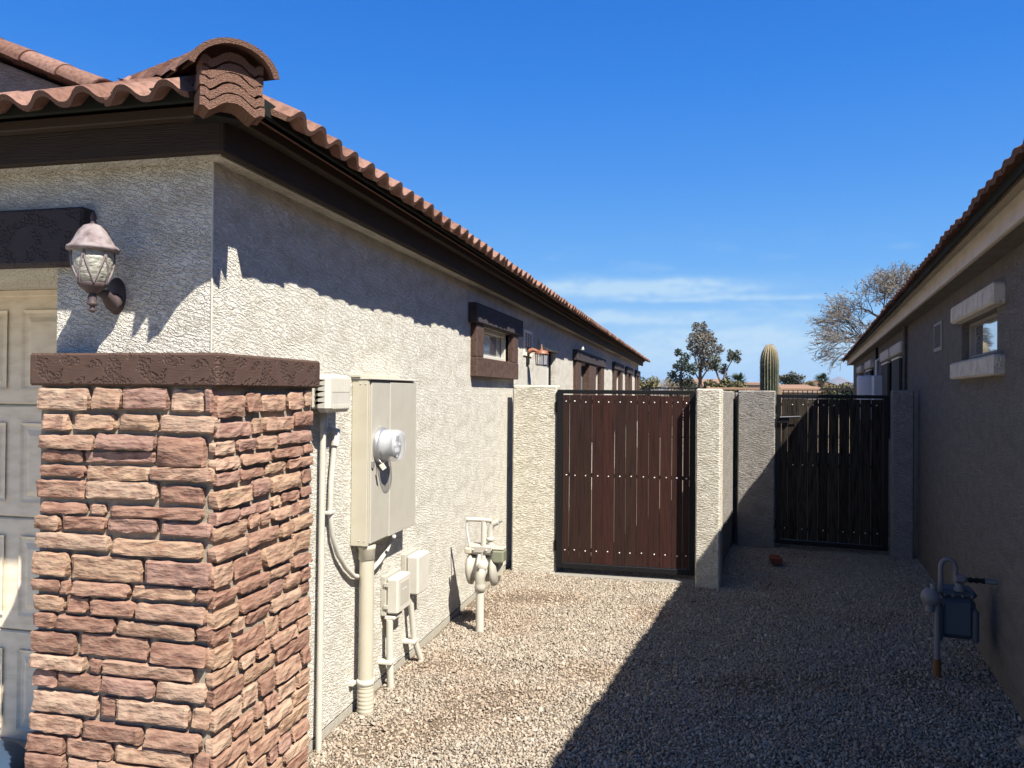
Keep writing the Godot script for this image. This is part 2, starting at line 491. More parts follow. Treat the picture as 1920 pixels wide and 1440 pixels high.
# ---------------------------------------------------------------- the left house
func stone_mesh(w: float, h: float, d: float) -> ArrayMesh:
	# a split-faced stone: uneven outline, rounded arrises, rough face; z outwards
	var s := mb()
	var nx := clampi(int(w / 0.035) + 2, 3, 8)
	var xs := [0.0]
	for i in range(1, nx): xs.append((i - 0.5) / (nx - 1) if nx > 1 else 0.5)
	xs[1] = minf(0.012 / w, 0.2)
	xs[nx - 1] = 1.0 - xs[1]
	xs.append(1.0)
	var ys := [0.0, minf(0.006 / h, 0.2), rng.randf_range(0.42, 0.6), 1.0 - minf(0.006 / h, 0.2), 1.0]
	var P := []
	var lean := rng.randf_range(-0.006, 0.003)
	for j in 5:
		var row := []
		for i in nx + 1:
			var rim: bool = i == 0 or j == 0 or i == nx or j == 4
			var x: float = (xs[i] - 0.5) * w
			var y: float = (ys[j] - 0.5) * h
			var z: float = d + rng.randf_range(-0.0032, 0.0032) + lean * (ys[j] - 0.5) * 2.0
			if not rim and i > 1 and i < nx - 1: x += rng.randf_range(-0.3, 0.3) * w / nx
			if j == 2: y += rng.randf_range(-0.12, 0.12) * h
			if rim:
				z -= rng.randf_range(0.002, 0.006)
				x += rng.randf_range(-0.002, 0.002); y += rng.randf_range(-0.0028, 0.0028)
				if (i == 0 or i == nx) and (j == 0 or j == 4):
					x -= signf(xs[i] - 0.5) * rng.randf_range(0.0, 0.006); y -= signf(ys[j] - 0.5) * rng.randf_range(0.0, 0.004)
			row.append(Vector3(x, y, z))
		P.append(row)
	var crisp := rng.randf() < 0.35
	for j in 4:
		for i in nx:
			quad(s, P[j][i], P[j][i + 1], P[j + 1][i + 1], P[j + 1][i], 1 if crisp else -1)
	var back := func(p: Vector3) -> Vector3: return Vector3(p.x * 0.985, p.y * 0.94, -0.012)
	for i in nx:
		quad(s, back.call(P[0][i]), back.call(P[0][i + 1]), P[0][i + 1], P[0][i], 2)
		quad(s, P[4][i], P[4][i + 1], back.call(P[4][i + 1]), back.call(P[4][i]), 3)
	for j in 4:
		quad(s, P[j][0], P[j + 1][0], back.call(P[j + 1][0]), back.call(P[j][0]), 4)
		quad(s, back.call(P[j][nx]), back.call(P[j + 1][nx]), P[j + 1][nx], P[j][nx], 5)
	return done(s)

func stone_pillar(house: Node3D) -> void:
	var pil := part("stone_pillar", bx(-2.295, -1.594, -0.05, 1.612, -3.05, -2.364), M.mortar, house)
	# courses of the front face: top, bottom, then the stones' ends in thousandths of the width
	var rows := [
		[1.598, 1.52, 15, 312, 340, 503, 512, 755, 775, 950, 962, 1000], [1.507, 1.447, 45, 195, 235, 460, 495, 695, 712, 1015],
		[1.437, 1.383, 25, 345, 360, 688], [1.377, 1.333, 35, 278, 288, 692], [1.33, 1.281, 25, 285, 303, 660, 672, 1005],
		[1.274, 1.208, 0, 283, 300, 702, 722, 955], [1.196, 1.153, 30, 300, 325, 410, 445, 950], [1.148, 1.095, 10, 146, 170, 410, 430, 702, 726, 1000],
		[1.082, 1.026, 15, 438, 460, 950], [1.016, 0.93, 0, 205, 225, 622, 650, 1000], [0.921, 0.874, -10, 160, 170, 212, 235, 555, 575, 915, 930, 1005],
		[0.862, 0.802, 5, 180, 195, 318, 342, 590, 602, 975], [0.796, 0.745, 10, 135, 145, 475, 492, 920, 935, 1005], [0.736, 0.66, -5, 252, 272, 660, 685, 985],
		[0.654, 0.603, -10, 308, 334, 398, 412, 915], [0.597, 0.536, 0, 140, 150, 394, 410, 700, 720, 980], [0.527, 0.452, 0, 380, 405, 485, 495, 895, 910, 1000],
		[0.436, 0.376, -10, 292, 305, 635, 655, 955], [0.37, 0.307, -25, 190, 205, 465, 490, 905, 920, 1005], [0.3, 0.238, -25, 195, 215, 380, 395, 800, 815, 1000],
		[0.231, 0.17, -10, 300, 320, 640, 660, 1000], [0.163, 0.112, 0, 180, 200, 520, 540, 1000], [0.105, 0.045, -10, 360, 380, 700, 720, 1000], [0.04, -0.02, 0, 260, 280, 600, 620, 1000]]
	var put := func(w: float, h: float, d: float, t: Transform3D) -> void:
		var m: Material = M.stone[rng.randi() % M.stone.size()]
		part("stone", stone_mesh(w, h, d), m, pil, t)
	for r in rows:
		for k in range(2, r.size(), 2):
			var u0: float = r[k] / 1000.0
			var u1: float = r[k + 1] / 1000.0
			var x0: float = -2.30 + u0 * 0.713
			var x1: float = -2.30 + u1 * 0.713
			var dy := rng.randf_range(-0.004, 0.004)
			var t := Transform3D(Basis(Vector3.BACK, rng.randf_range(-0.012, 0.012)), Vector3((x0 + x1) / 2, (r[0] + r[1]) / 2 + dy, -2.364))
			put.call(x1 - x0 - 0.003, r[0] - r[1] - 0.004 + rng.randf_range(-0.004, 0.003), rng.randf_range(0.018, 0.033), t)
	# the square stone that takes two courses
	put.call(0.175, 0.1, 0.03, Transform3D(Basis(), Vector3(-2.30 + 0.832 * 0.713, 1.384, -2.364)))
	# right-hand face: the same courses carry on round the corner, cut shorter
	var turn := Basis(Vector3.UP, PI / 2)
	var lane := 0.0
	for r in rows:
		var z := -2.364 + 0.016
		var end := -3.045
		while z > end + 0.03:
			var w := rng.randf_range(0.07, 0.24) if z < -2.40 else rng.randf_range(0.12, 0.24)
			if z - w < end + 0.06: w = z - end
			var drop: float = lerpf(0.004, -0.018, (z - end) / 0.7) + rng.randf_range(-0.004, 0.004)
			var hh: float = r[0] - r[1] - 0.006 + rng.randf_range(-0.006, 0.005)
			put.call(w - 0.016, hh, rng.randf_range(0.014, 0.027), Transform3D(turn, Vector3(-1.594, (r[0] + r[1]) / 2 + drop, z - w / 2)))
			z -= w
	var s := mb()
	box(s, Vector3(-2.325, 1.606, -3.075), Vector3(-1.562, 1.722, -2.334), 0.008)
	part("pillar_cap", s, M.beam, pil)

func trimmed_window(house: Node3D, z0: float, z1: float, y0: float, y1: float, jamb: float, mid := 0.0, split := 0.0) -> void:
	# an opening from z0 (near) to z1 (far) with brown plaster pop-outs round it
	var w := part("window", bx(XW - 0.075, XW - 0.062, y0, y1, z1, z0), M.pane, house)
	var s := mb()
	var f := 0.035
	box(s, Vector3(XW - 0.06, y0, z0 - f), Vector3(XW - 0.02, y1, z0), 0.004)
	box(s, Vector3(XW - 0.06, y0, z1), Vector3(XW - 0.02, y1, z1 + f), 0.004)
	box(s, Vector3(XW - 0.059, y0, z1 + f), Vector3(XW - 0.021, y0 + f, z0 - f), 0.004)
	box(s, Vector3(XW - 0.059, y1 - f, z1 + f), Vector3(XW - 0.021, y1, z0 - f), 0.004)
	part("frame", s, M.cream_white, w)
	var ext := 0.12
	part("lintel", bx(XW - 0.01, XW + 0.07, y1, y1 + 0.15, z1 - jamb - ext, z0 + jamb + ext * 0.6, 0.008), M.beam_dark, w)
	part("jamb", bx(XW - 0.06, XW + 0.05, y0, y1, z0, z0 + jamb, 0.006), M.beam, w)
	part("jamb", bx(XW - 0.06, XW + 0.05, y0, y1, z1 - jamb, z1, 0.006), M.beam, w)
	part("sill", bx(XW - 0.06, XW + 0.055, y0 - 0.15, y0, z1 - jamb, z0 + jamb, 0.006), M.beam, w)
	if mid > 0.0:
		part("mullion", bx(XW - 0.058, XW + 0.048, y0, y1, split - mid / 2, split + mid / 2, 0.006), M.beam, w)

func left_house() -> void:
	var hs := thing("stucco_house", "sunlit cream stucco house on the left with a red tile roof and a stone pillar", "house")
	var far := -23.4
	var wins := [[-5.89, -6.90, 1.86, 2.115, 0.2], [-11.2, -13.7, 1.0, 2.04, 0.42], [-16.4, -17.4, 1.0, 2.07, 0.4], [-19.35, -20.1, 1.0, 2.07, 0.4], [-22.3, -22.9, 1.0, 2.07, 0.3]]
	var holes := []
	for q in wins: holes.append([ZC - q[0], ZC - q[1], q[2] - 0.04, q[3] - 0.04])
	holes.append([ZC + 8.36, ZC + 9.40, 0.0, 2.04])
	var s := mb()
	holed(s, Vector3(XW, 0.04, ZC), Vector3.FORWARD, Vector3.UP, ZC - far, 2.52, holes, 0.12)
	# front: the strip beside the garage, the head above it, the jamb and the head's underside
	quad(s, Vector3(-2.306, 0.04, ZC), Vector3(XW, 0.04, ZC), Vector3(XW, 2.56, ZC), Vector3(-2.306, 2.56, ZC))
	quad(s, Vector3(-7.2, 2.043, ZC), Vector3(-2.306, 2.043, ZC), Vector3(-2.306, 2.56, ZC), Vector3(-7.2, 2.56, ZC))
	quad(s, Vector3(-14, 0.04, ZC), Vector3(-7.2, 0.04, ZC), Vector3(-7.2, 2.56, ZC), Vector3(-14, 2.56, ZC))
	quad(s, Vector3(-2.306, 0.0, -2.98), Vector3(-2.306, 0.0, ZC), Vector3(-2.306, 2.043, ZC), Vector3(-2.306, 2.043, -2.98))
	quad(s, Vector3(-7.2, 2.043, -2.98), Vector3(-2.306, 2.043, -2.98), Vector3(-2.306, 2.043, ZC), Vector3(-7.2, 2.043, ZC))
	quad(s, Vector3(-7.2, 0.0, ZC), Vector3(-7.2, 0.0, -2.98), Vector3(-7.2, 2.043, -2.98), Vector3(-7.2, 2.043, ZC))
	quad(s, Vector3(XW, 0.04, far), Vector3(-14, 0.04, far), Vector3(-14, 2.56, far), Vector3(XW, 2.56, far))
	quad(s, Vector3(-14, 0.04, far), Vector3(-14, 0.04, ZC), Vector3(-14, 2.56, ZC), Vector3(-14, 2.56, far))
	# underside of the eaves, plastered like the wall, and the inner wall that closes the rooms
	quad(s, Vector3(XW, 2.4, ZC), Vector3(XW, 2.4, far), Vector3(XW + 0.118, 2.4, far), Vector3(XW + 0.118, 2.4, ZC + 0.118))
	quad(s, Vector3(-14, 2.4, ZC), Vector3(XW, 2.4, ZC), Vector3(XW + 0.118, 2.4, ZC + 0.118), Vector3(-14, 2.4, ZC + 0.118))
	part("wall", s, M.stucco, hs)
	s = mb()
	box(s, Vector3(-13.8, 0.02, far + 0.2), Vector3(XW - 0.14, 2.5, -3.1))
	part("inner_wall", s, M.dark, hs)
	part("foundation", bx(XW - 0.3, XW - 0.004, -0.2, 0.028, far, ZC - 0.5), M.concrete, hs)
	part("corner_bead", bx(XW - 0.004, XW + 0.0035, 1.724, 2.4, ZC - 0.004, ZC + 0.0035, 0.002), M.cream_white, hs)
	# eaves: a grained lower board, a plain upper board, the dark bird stop, an added hidden board blocking sun leaks
	for q in [["fascia", 0.12, 2.393, 2.505, "fascia", 0.034], ["fascia_cap", 0.16, 2.5, 2.541, "fascia_plain", 0.18], ["bird_stop", 0.252, 2.513, 2.572, "birdstop", 0.015], ["added_light_stop", 0.236, 2.5425, 2.558, "birdstop", 0.10]]:
		var a: float = q[1]
		var b: float = q[1] - q[5]
		s = mb()
		box(s, Vector3(XW + b, q[2], far - 0.3), Vector3(XW + a, q[3], ZC + a), 0.004)
		part(q[0], s, M[q[4]], hs)
		s = mb()
		box(s, Vector3(-14, q[2] + 0.0015, ZC + b), Vector3(XW + a - 0.012, q[3] - 0.0015, ZC + a + 0.0015), 0.004)
		part(q[0], s, M[q[4]], hs)
	s = mb()
	box(s, Vector3(XW + 0.068, 2.389, far - 0.3), Vector3(XW + 0.0855, 2.3985, ZC + 0.085))
	part("drip_strip", s, M.tan_metal, hs)
	# windows, vent, back door
	for k in wins.size():
		var q: Array = wins[k]
		if k == 1: trimmed_window(hs, q[0], q[1], q[2], q[3], q[4], 0.8, -12.55)
		else: trimmed_window(hs, q[0], q[1], q[2], q[3], q[4])
	s = mb()
	box(s, Vector3(XW - 0.02, 1.955, -7.93), Vector3(XW + 0.012, 2.215, -7.54), 0.003)
	var vent := part("wall_vent", s, M.vent, hs)
	for i in 13:
		for j in 3:
			part("louvre", bx(XW + 0.0125, XW + 0.0145, 2.00 + i * 0.0145, 2.0075 + i * 0.0145, -7.875 + j * 0.108, -7.80 + j * 0.108), M.dark, vent)
	part("door_head", bx(XW - 0.01, XW + 0.03, 2.08, 2.19, -9.5, -8.26, 0.006), M.stucco, hs)
	var door := part("door", bx(XW - 0.12, XW - 0.08, 0.05, 2.08, -9.38, -8.38), M.white, hs)
	part("door_frame", bx(XW - 0.08, XW - 0.06, 0.05, 2.08, -9.39, -9.34), M.black, door)
	part("door_panel", bx(XW - 0.08, XW - 0.07, 1.2, 1.9, -9.2, -8.6, 0.004), M.cream_white, door)
	garage(hs)
	stone_pillar(hs)
	left_roof(hs)

func garage(hs: Node3D) -> void:
	var z := -2.97
	var g := part("garage_door", bx(-7.2, -2.306, -0.02, 2.02, z - 0.05, z - 0.022), M.garage, hs)
	part("door_trim", bx(-7.2, -2.31, 2.012, 2.042, z - 0.03, z + 0.012, 0.003), M.garage, g)
	for k in 4:
		var y0 := -0.02 + k * 0.513
		var sec := part("door_section", bx(-7.19, -2.31, y0 + 0.004, y0 + 0.509, z - 0.024, z, 0.006), M.garage, g)
		for j in 8:
			var xc := -2.725 - j * 0.605
			var s := mb()
			# a pressed panel: a sunk ring round a raised field
			var lo := Vector3(xc - 0.262, y0 + 0.07, z); var hi := Vector3(xc + 0.262, y0 + 0.43, z)
			var rings := [[0.0, 0.0008], [0.014, -0.007], [0.03, -0.007], [0.055, 0.006], [0.075, 0.006]]
			var prev := []
			for r in rings:
				var i: float = r[0]
				var c := [Vector3(lo.x + i, lo.y + i, z + r[1] + 0.009), Vector3(hi.x - i, lo.y + i, z + r[1] + 0.009), Vector3(hi.x - i, hi.y - i, z + r[1] + 0.009), Vector3(lo.x + i, hi.y - i, z + r[1] + 0.009)]
				if prev:
					for e in 4: quad(s, prev[e], prev[(e + 1) % 4], c[(e + 1) % 4], c[e])
				prev = c
			quad(s, prev[0], prev[1], prev[2], prev[3])
			part("panel", s, M.garage, sec)
	part("garage_lintel", bx(-7.6, -2.148, 2.044, 2.252, ZC - 0.02, ZC + 0.06, 0.01), M.beam_dark, hs)

func left_roof(hs: Node3D) -> void:
	var pitch := atan(SLOPE)
	var P := 0.1534
	var tm := []
	for k in 3: tm.append(tile_mesh(P, 2, 0.40, 0.019, M.tile[k], M.tile_raw))
	var ex := XW + 0.30
	var ez := ZC + 0.30
	var y0 := 2.492
	var step := 0.36
	# valley-bottom line at height y0 on the edge; side slope climbs towards -X, front slope towards -Z
	var side := part("side_roof", mb_deck([Vector3(ex - 2.9, y0 + 0.03 + 2.8 * SLOPE, -5.04), Vector3(ex - 0.1, y0 + 0.03, ez - 0.1), Vector3(ex - 0.1, y0 + 0.03, -23.9), Vector3(-7.6, y0 + 0.03 + (ex - 0.1 + 7.6) * SLOPE, -23.9), Vector3(-7.6, y0 + 0.03 + (ex - 0.1 + 7.6) * SLOPE, -5.06)]), M.tile[0], hs)
	var front := part("front_roof", mb_deck([Vector3(-14, y0 + 0.03, ez - 0.1), Vector3(ex - 0.1, y0 + 0.03, ez - 0.1), Vector3(ex - 2.9, y0 + 0.03 + 2.8 * SLOPE, -5.04), Vector3(-14, y0 + 0.03 + 2.8 * SLOPE, -5.04)]), M.tile[0], hs)
	var d := Vector3(-cos(pitch), sin(pitch), 0)
	for c in 3:
		for k in 70:
			var z := -2.391 - P - k * P * 2
			var up := c * step
			if z > ez - up * cos(pitch) - 0.30: continue
			var at := Vector3(ex, y0, z) + d * up
			var t := slope_frame(at, Vector3.LEFT, pitch, 0.012 + c * 0.006)
			t = t * Transform3D(Basis(Vector3.BACK, rng.randf_range(-0.02, 0.02)) * Basis(Vector3.RIGHT, 0.045), Vector3(rng.randf_range(-0.004, 0.004), rng.randf_range(-0.002, 0.004), rng.randf_range(-0.012, 0.012)))
			part("roof_tile", tm[rng.randi() % 3], null, side, t)
	d = Vector3(0, sin(pitch), -cos(pitch))
	for c in 4:
		for k in 12:
			var x := -1.6128 - P * 0.5 - k * P * 2
			var up := c * step
			if x > ex - up * cos(pitch) - 0.12: continue
			var at := Vector3(x, y0, ez) + d * up
			var t := slope_frame(at, Vector3.FORWARD, pitch, 0.012 + c * 0.006)
			t = t * Transform3D(Basis(Vector3.BACK, rng.randf_range(-0.02, 0.02)) * Basis(Vector3.RIGHT, 0.045), Vector3(rng.randf_range(-0.004, 0.004), rng.randf_range(-0.002, 0.004), rng.randf_range(-0.008, 0.008)))
			part("roof_tile", tm[rng.randi() % 3], null, front, t)
	# the rest of the side slope, beyond the tiles picked out one by one
	var s := mb()
	for c in range(3, 17):
		var cols := 140 * 4
		for i in cols:
			var za := -2.3 - i * P / 4
			if za < -23.8: break
			if za > -2.14 - c * step * cos(pitch) - 0.1 and za > -5.1: continue
			var f := func(zz: float, u: float, lift: float) -> Vector3: return Vector3(ex - u * cos(pitch), y0 + u * sin(pitch) + lift + wave((zz + 2.391) / P), zz)
			var zb := za - P / 4
			var u0 := c * step; var u1 := u0 + step + 0.03
			quad(s, f.call(za, u0, 0.06), f.call(zb, u0, 0.06), f.call(zb, u1, 0.035), f.call(za, u1, 0.035), 1)
	tag(part("upper_roof_tiles", s, M.tile[1], side), "", "", "", "stuff")
	# end tiles stacked at the corner under the hip's first barrel
	var n := Vector3(1, 0, 1).normalized()
	var across := Vector3(1, 0, -1).normalized()
	var hip := part("hip_end", bx(-0.07, 0.07, 0.0, 0.11, -0.3, -0.12), M.dark, hs, Transform3D(Basis(across, Vector3.UP, n), Vector3(-1.43, 2.49, -2.185)))
	var yy := 2.452
	for k in 5:
		s = mb()
		var w := 0.195 - 0.003 * k
		var depth := 0.10
		var th := 0.0265
		var m := 14
		var off := rng.randf_range(-0.004, 0.004)
		for i in m:
			var f := func(q: int) -> Vector3:
				var u := float(q) / m - 0.5
				var y := 0.036 * exp(-pow(absf(u) / 0.26, 3.0)) + (0.012 if absf(u) > 0.42 else 0.0)
				return Vector3(u * w, y + rng.randf_range(-0.0008, 0.0008), 0)
			var a: Vector3 = f.call(i); var b: Vector3 = f.call(i + 1)
			a.z += rng.randf_range(-0.001, 0.001)
			var up := Vector3(0, th, 0); var bk := Vector3(0, 0, -depth)
			quad(s, a, b, b + up, a + up)
			quad(s, a + up, b + up, b + up + bk, a + up + bk)
			quad(s, a + bk, b + bk, b, a)
			if i == 0: quad(s, a + bk, a, a + up, a + up + bk)
			if i == m - 1: quad(s, b, b + bk, b + up + bk, b + up)
		part("stacked_tile", s, M.tile_raw, hs, Transform3D(Basis(across, Vector3.UP, n), Vector3(-1.407 + off, yy, -2.163 - off) + n * rng.randf_range(-0.003, 0.003)))
		yy += th + (0.008 if k % 2 == 1 else 0.004)
	var hd := Vector3(-1, SLOPE, -1).normalized()
	var hx := hd.cross(Vector3.UP).normalized()
	for k in 9:
		var at := Vector3(-1.39, 2.545, -2.146) + hd * (0.36 * k) + Vector3(0, 0.012 if k == 0 else 0.0, 0)
		var bs := Basis(hx, hx.cross(hd), -hd)
		part("hip_tile", barrel_mesh(0.140, 0.12, 0.42, 0.019, 0.22), M.tile_raw if k == 0 else M.tile[k % 3], hip, hip.transform.affine_inverse() * Transform3D(bs, at))
	# the small gable above the front slope and the rake tiles down its edge
	var gz := -5.05
	s = mb()
	quad(s, Vector3(-12.4, 3.3, gz), Vector3(-3.3, 3.3, gz), Vector3(-7.6, y0 + (ex + 7.6) * SLOPE, gz), Vector3(-8.1, y0 + (ex + 7.6) * SLOPE, gz))
	var gable := part("gable_wall", s, M.post_grey, hs)
	for k in 10:
		var rd := Vector3(-cos(pitch), sin(pitch), 0)
		var at := Vector3(-4.33, 3.80, gz + 0.06) + rd * (0.35 * k)
		part("rake_tile", barrel_mesh(0.135, 0.11, 0.42, 0.016), M.tile[k % 3], gable, slope_frame(at, Vector3.LEFT, pitch + 0.03, 0.0))

func mb_deck(p: Array) -> SurfaceTool:
	var s := mb()
	for i in range(1, p.size() - 1): tri(s, p[0], p[i], p[i + 1])
	return s

# ---------------------------------------------------------------- the right house
func right_house() -> void:
	# its own frame: x out of the wall towards the yard, z along the wall away from the driveway
	var hs := thing("neighbour_house", "grey-brown stucco house on the right, its long wall in shade under pale eaves", "house", Vector3(1.583, 0, -4.371), deg_to_rad(172.17))
	var s0 := -3.2
	var s1 := 17.8
	var wins := [[0.60, 1.74, 1.85, 2.10], [5.35, 6.5, 1.0, 2.06], [6.9, 8.1, 1.0, 2.06], [10.4, 11.8, 1.0, 2.06], [13.3, 14.8, 1.0, 2.06]]
	var holes := []
	for q in wins: holes.append([s1 - q[1], s1 - q[0], q[2], q[3]])
	var s := mb()
	holed(s, Vector3(0, 0.0, s1), Vector3.FORWARD, Vector3.UP, s1 - s0, 2.5, holes, 0.1)
	quad(s, Vector3(-11, 0, s1), Vector3(0, 0, s1), Vector3(0, 2.5, s1), Vector3(-11, 2.5, s1))
	quad(s, Vector3(0, 0, s0), Vector3(-11, 0, s0), Vector3(-11, 2.5, s0), Vector3(0, 2.5, s0))
	quad(s, Vector3(-11, 0, s0), Vector3(-11, 0, s1), Vector3(-11, 2.5, s1), Vector3(-11, 2.5, s0))
	quad(s, Vector3(0, 2.362, s1), Vector3(0, 2.362, s0), Vector3(0.145, 2.362, s0), Vector3(0.145, 2.362, s1))
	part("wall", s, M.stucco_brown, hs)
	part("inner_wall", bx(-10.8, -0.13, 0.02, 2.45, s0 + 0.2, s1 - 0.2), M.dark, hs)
	for q in [["fascia", 0.145, 2.36, 2.482, "fascia_pale"], ["fascia_cap", 0.175, 2.491, 2.53, "fascia_pale"], ["added_light_stop", 0.2245, 2.5315, 2.543, "birdstop"], ["bird_stop", 0.24, 2.452, 2.50, "birdstop"]]:  # includes an added dark board that keeps sun from leaking under the tiles
		part(q[0], bx(0.225 if q[0] == "bird_stop" else 0.12, q[1], q[2], q[3], s0 - 0.15, s1 + 0.3, 0.004), M[q[4]], hs)
	# roof
	var pitch := atan(SLOPE)
	var P := 0.1534
	var tm := []
	for k in 3: tm.append(tile_mesh(P, 2, 0.40, 0.024, M.tile[k], M.tile_raw, 0.26))
	var ex := 0.27
	var y0 := 2.468
	var roof := part("roof", mb_deck([Vector3(ex - 0.1, y0 + 0.03, s1 + 0.3), Vector3(ex - 0.1, y0 + 0.03, s0 - 0.2), Vector3(-5.5, y0 + 0.03 + (ex + 5.4) * SLOPE, s0 - 0.2), Vector3(-5.5, y0 + 0.03 + (ex + 5.4) * SLOPE, s1 + 0.3)]), M.tile[0], hs)
	s = mb()
	quad(s, Vector3(-5.5, y0 + 0.03 + (ex + 5.4) * SLOPE, s1 + 0.3), Vector3(-5.5, y0 + 0.03 + (ex + 5.4) * SLOPE, s0 - 0.2), Vector3(-11.3, y0, s0 - 0.2), Vector3(-11.3, y0, s1 + 0.3))
	for z in [s0 - 0.16, s1 + 0.26]:
		tri(s, Vector3(0.1, 2.49, z), Vector3(-11, 2.49, z), Vector3(-5.5, y0 + (ex + 5.4) * SLOPE, z))
	part("roof_back", s, M.tile[1], hs)
	var d := Vector3(-cos(pitch), sin(pitch), 0)
	for c in 3:
		for k in 70:
			var z := s0 - 0.05 + k * P * 2
			if z > s1 + 0.2: continue
			var t := slope_frame(Vector3(ex, y0, z) + d * (c * 0.36), Vector3.LEFT, pitch, 0.012 + c * 0.006)
			t = t * Transform3D(Basis(Vector3.BACK, rng.randf_range(-0.02, 0.02)) * Basis(Vector3.RIGHT, 0.045), Vector3(rng.randf_range(-0.004, 0.004), rng.randf_range(-0.002, 0.004), rng.randf_range(-0.012, 0.012)))
			part("roof_tile", tm[rng.randi() % 3], null, roof, t)
	# near window with pale plaster lintel and sill
	var w := part("window", bx(-0.075, -0.065, 1.875, 2.08, 0.63, 1.71), M.mirror_pane, hs)
	s = mb()
	box(s, Vector3(-0.085, 1.85, 0.60), Vector3(-0.045, 2.10, 0.63), 0.005)
	box(s, Vector3(-0.085, 1.85, 1.71), Vector3(-0.045, 2.10, 1.74), 0.005)
	box(s, Vector3(-0.084, 1.85, 0.63), Vector3(-0.046, 1.875, 1.71), 0.005)
	box(s, Vector3(-0.084, 2.08, 0.63), Vector3(-0.046, 2.10, 1.71), 0.005)
	part("frame", s, M.vent_grey, w)
	part("lintel", bx(-0.02, 0.065, 2.105, 2.225, 0.40, 1.79, 0.012), M.trim_pale, w)
	part("sill", bx(-0.02, 0.065, 1.713, 1.828, 0.40, 1.81, 0.012), M.trim_pale, w)
	for k in range(1, 5):
		var q: Array = wins[k]
		w = part("window", bx(-0.075, -0.065, q[2], q[3], q[0], q[1]), M.mirror_pane if k > 2 else M.pane, hs)
		part("lintel", bx(-0.02, 0.065, q[3] + 0.02, q[3] + 0.15, q[0] - 0.08, q[1] + 0.08, 0.01), M.trim_pale, w)
		part("frame", bx(-0.064, -0.045, q[2], q[3], q[0] + 0.42, q[0] + 0.46, 0.003), M.vent_grey, w)
		if k < 4:
			part("sun_screen", bx(0.012, 0.045, 1.0, 2.03, q[0] + 0.25, q[1] + 0.02, 0.004), M.screen, w)
			part("screen_rail", bx(0.01, 0.05, 2.03, 2.05, q[0] + 0.24, q[1] + 0.03, 0.003), M.vent, w)
	var v := part("wall_vent", bx(-0.01, 0.012, 1.965, 2.205, 2.60, 3.03, 0.003), M.vent_grey, hs)
	for i in 12:
		for j in 3:
			part("louvre", bx(0.0122, 0.0145, 2.0 + i * 0.0155, 2.0095 + i * 0.0155, 2.65 + j * 0.12, 2.745 + j * 0.12), M.dark, v)
	s = mb()
	tube(s, [Vector3(0.03, 2.37, 5.12), Vector3(0.03, 1.2, 5.12), Vector3(0.03, 0.3, 5.12)], 0.022, 8)
	var rp := part("wall_pipe", s, M.stucco_brown, hs)
	part("pipe_box", bx(0.0, 0.09, 0.25, 0.55, 5.02, 5.2, 0.008), M.box_dark, rp)
	s = mb()
	tube(s, [Vector3(0.02, 2.37, 9.4), Vector3(0.02, 1.9, 9.4)], 0.02, 8)
	part("wall_pipe", s, M.dark, hs)
	# water heater cabinet on the wall
	var hb := thing("water_heater", "pale grey water heater cabinet on the right house's wall beyond the shaded gate", "water heater", hs.transform * Vector3(0, 0, 8.5), hs.rotation.y)
	s = mb()
	box(s, Vector3(0, 1.25, -0.55), Vector3(0.16, 1.88, 0.5), 0.01)
	part("cabinet", s, M.box_grey, hb)
	s = mb()
	lathe(s, [[0.0, 1.22], [0.16, 1.22], [0.175, 1.24], [0.175, 1.86], [0.165, 1.885], [0.0, 1.9]], 20, Transform3D(Basis(), Vector3(0.18, 0, 0.05)))
	part("tank", s, M.box_grey, hb)
	s = mb()
	tube(s, [Vector3(0.1, 1.88, -0.2), Vector3(0.1, 2.1, -0.2), Vector3(0.02, 2.16, -0.2)], 0.02, 8)
	part("flue", s, M.white, hb)

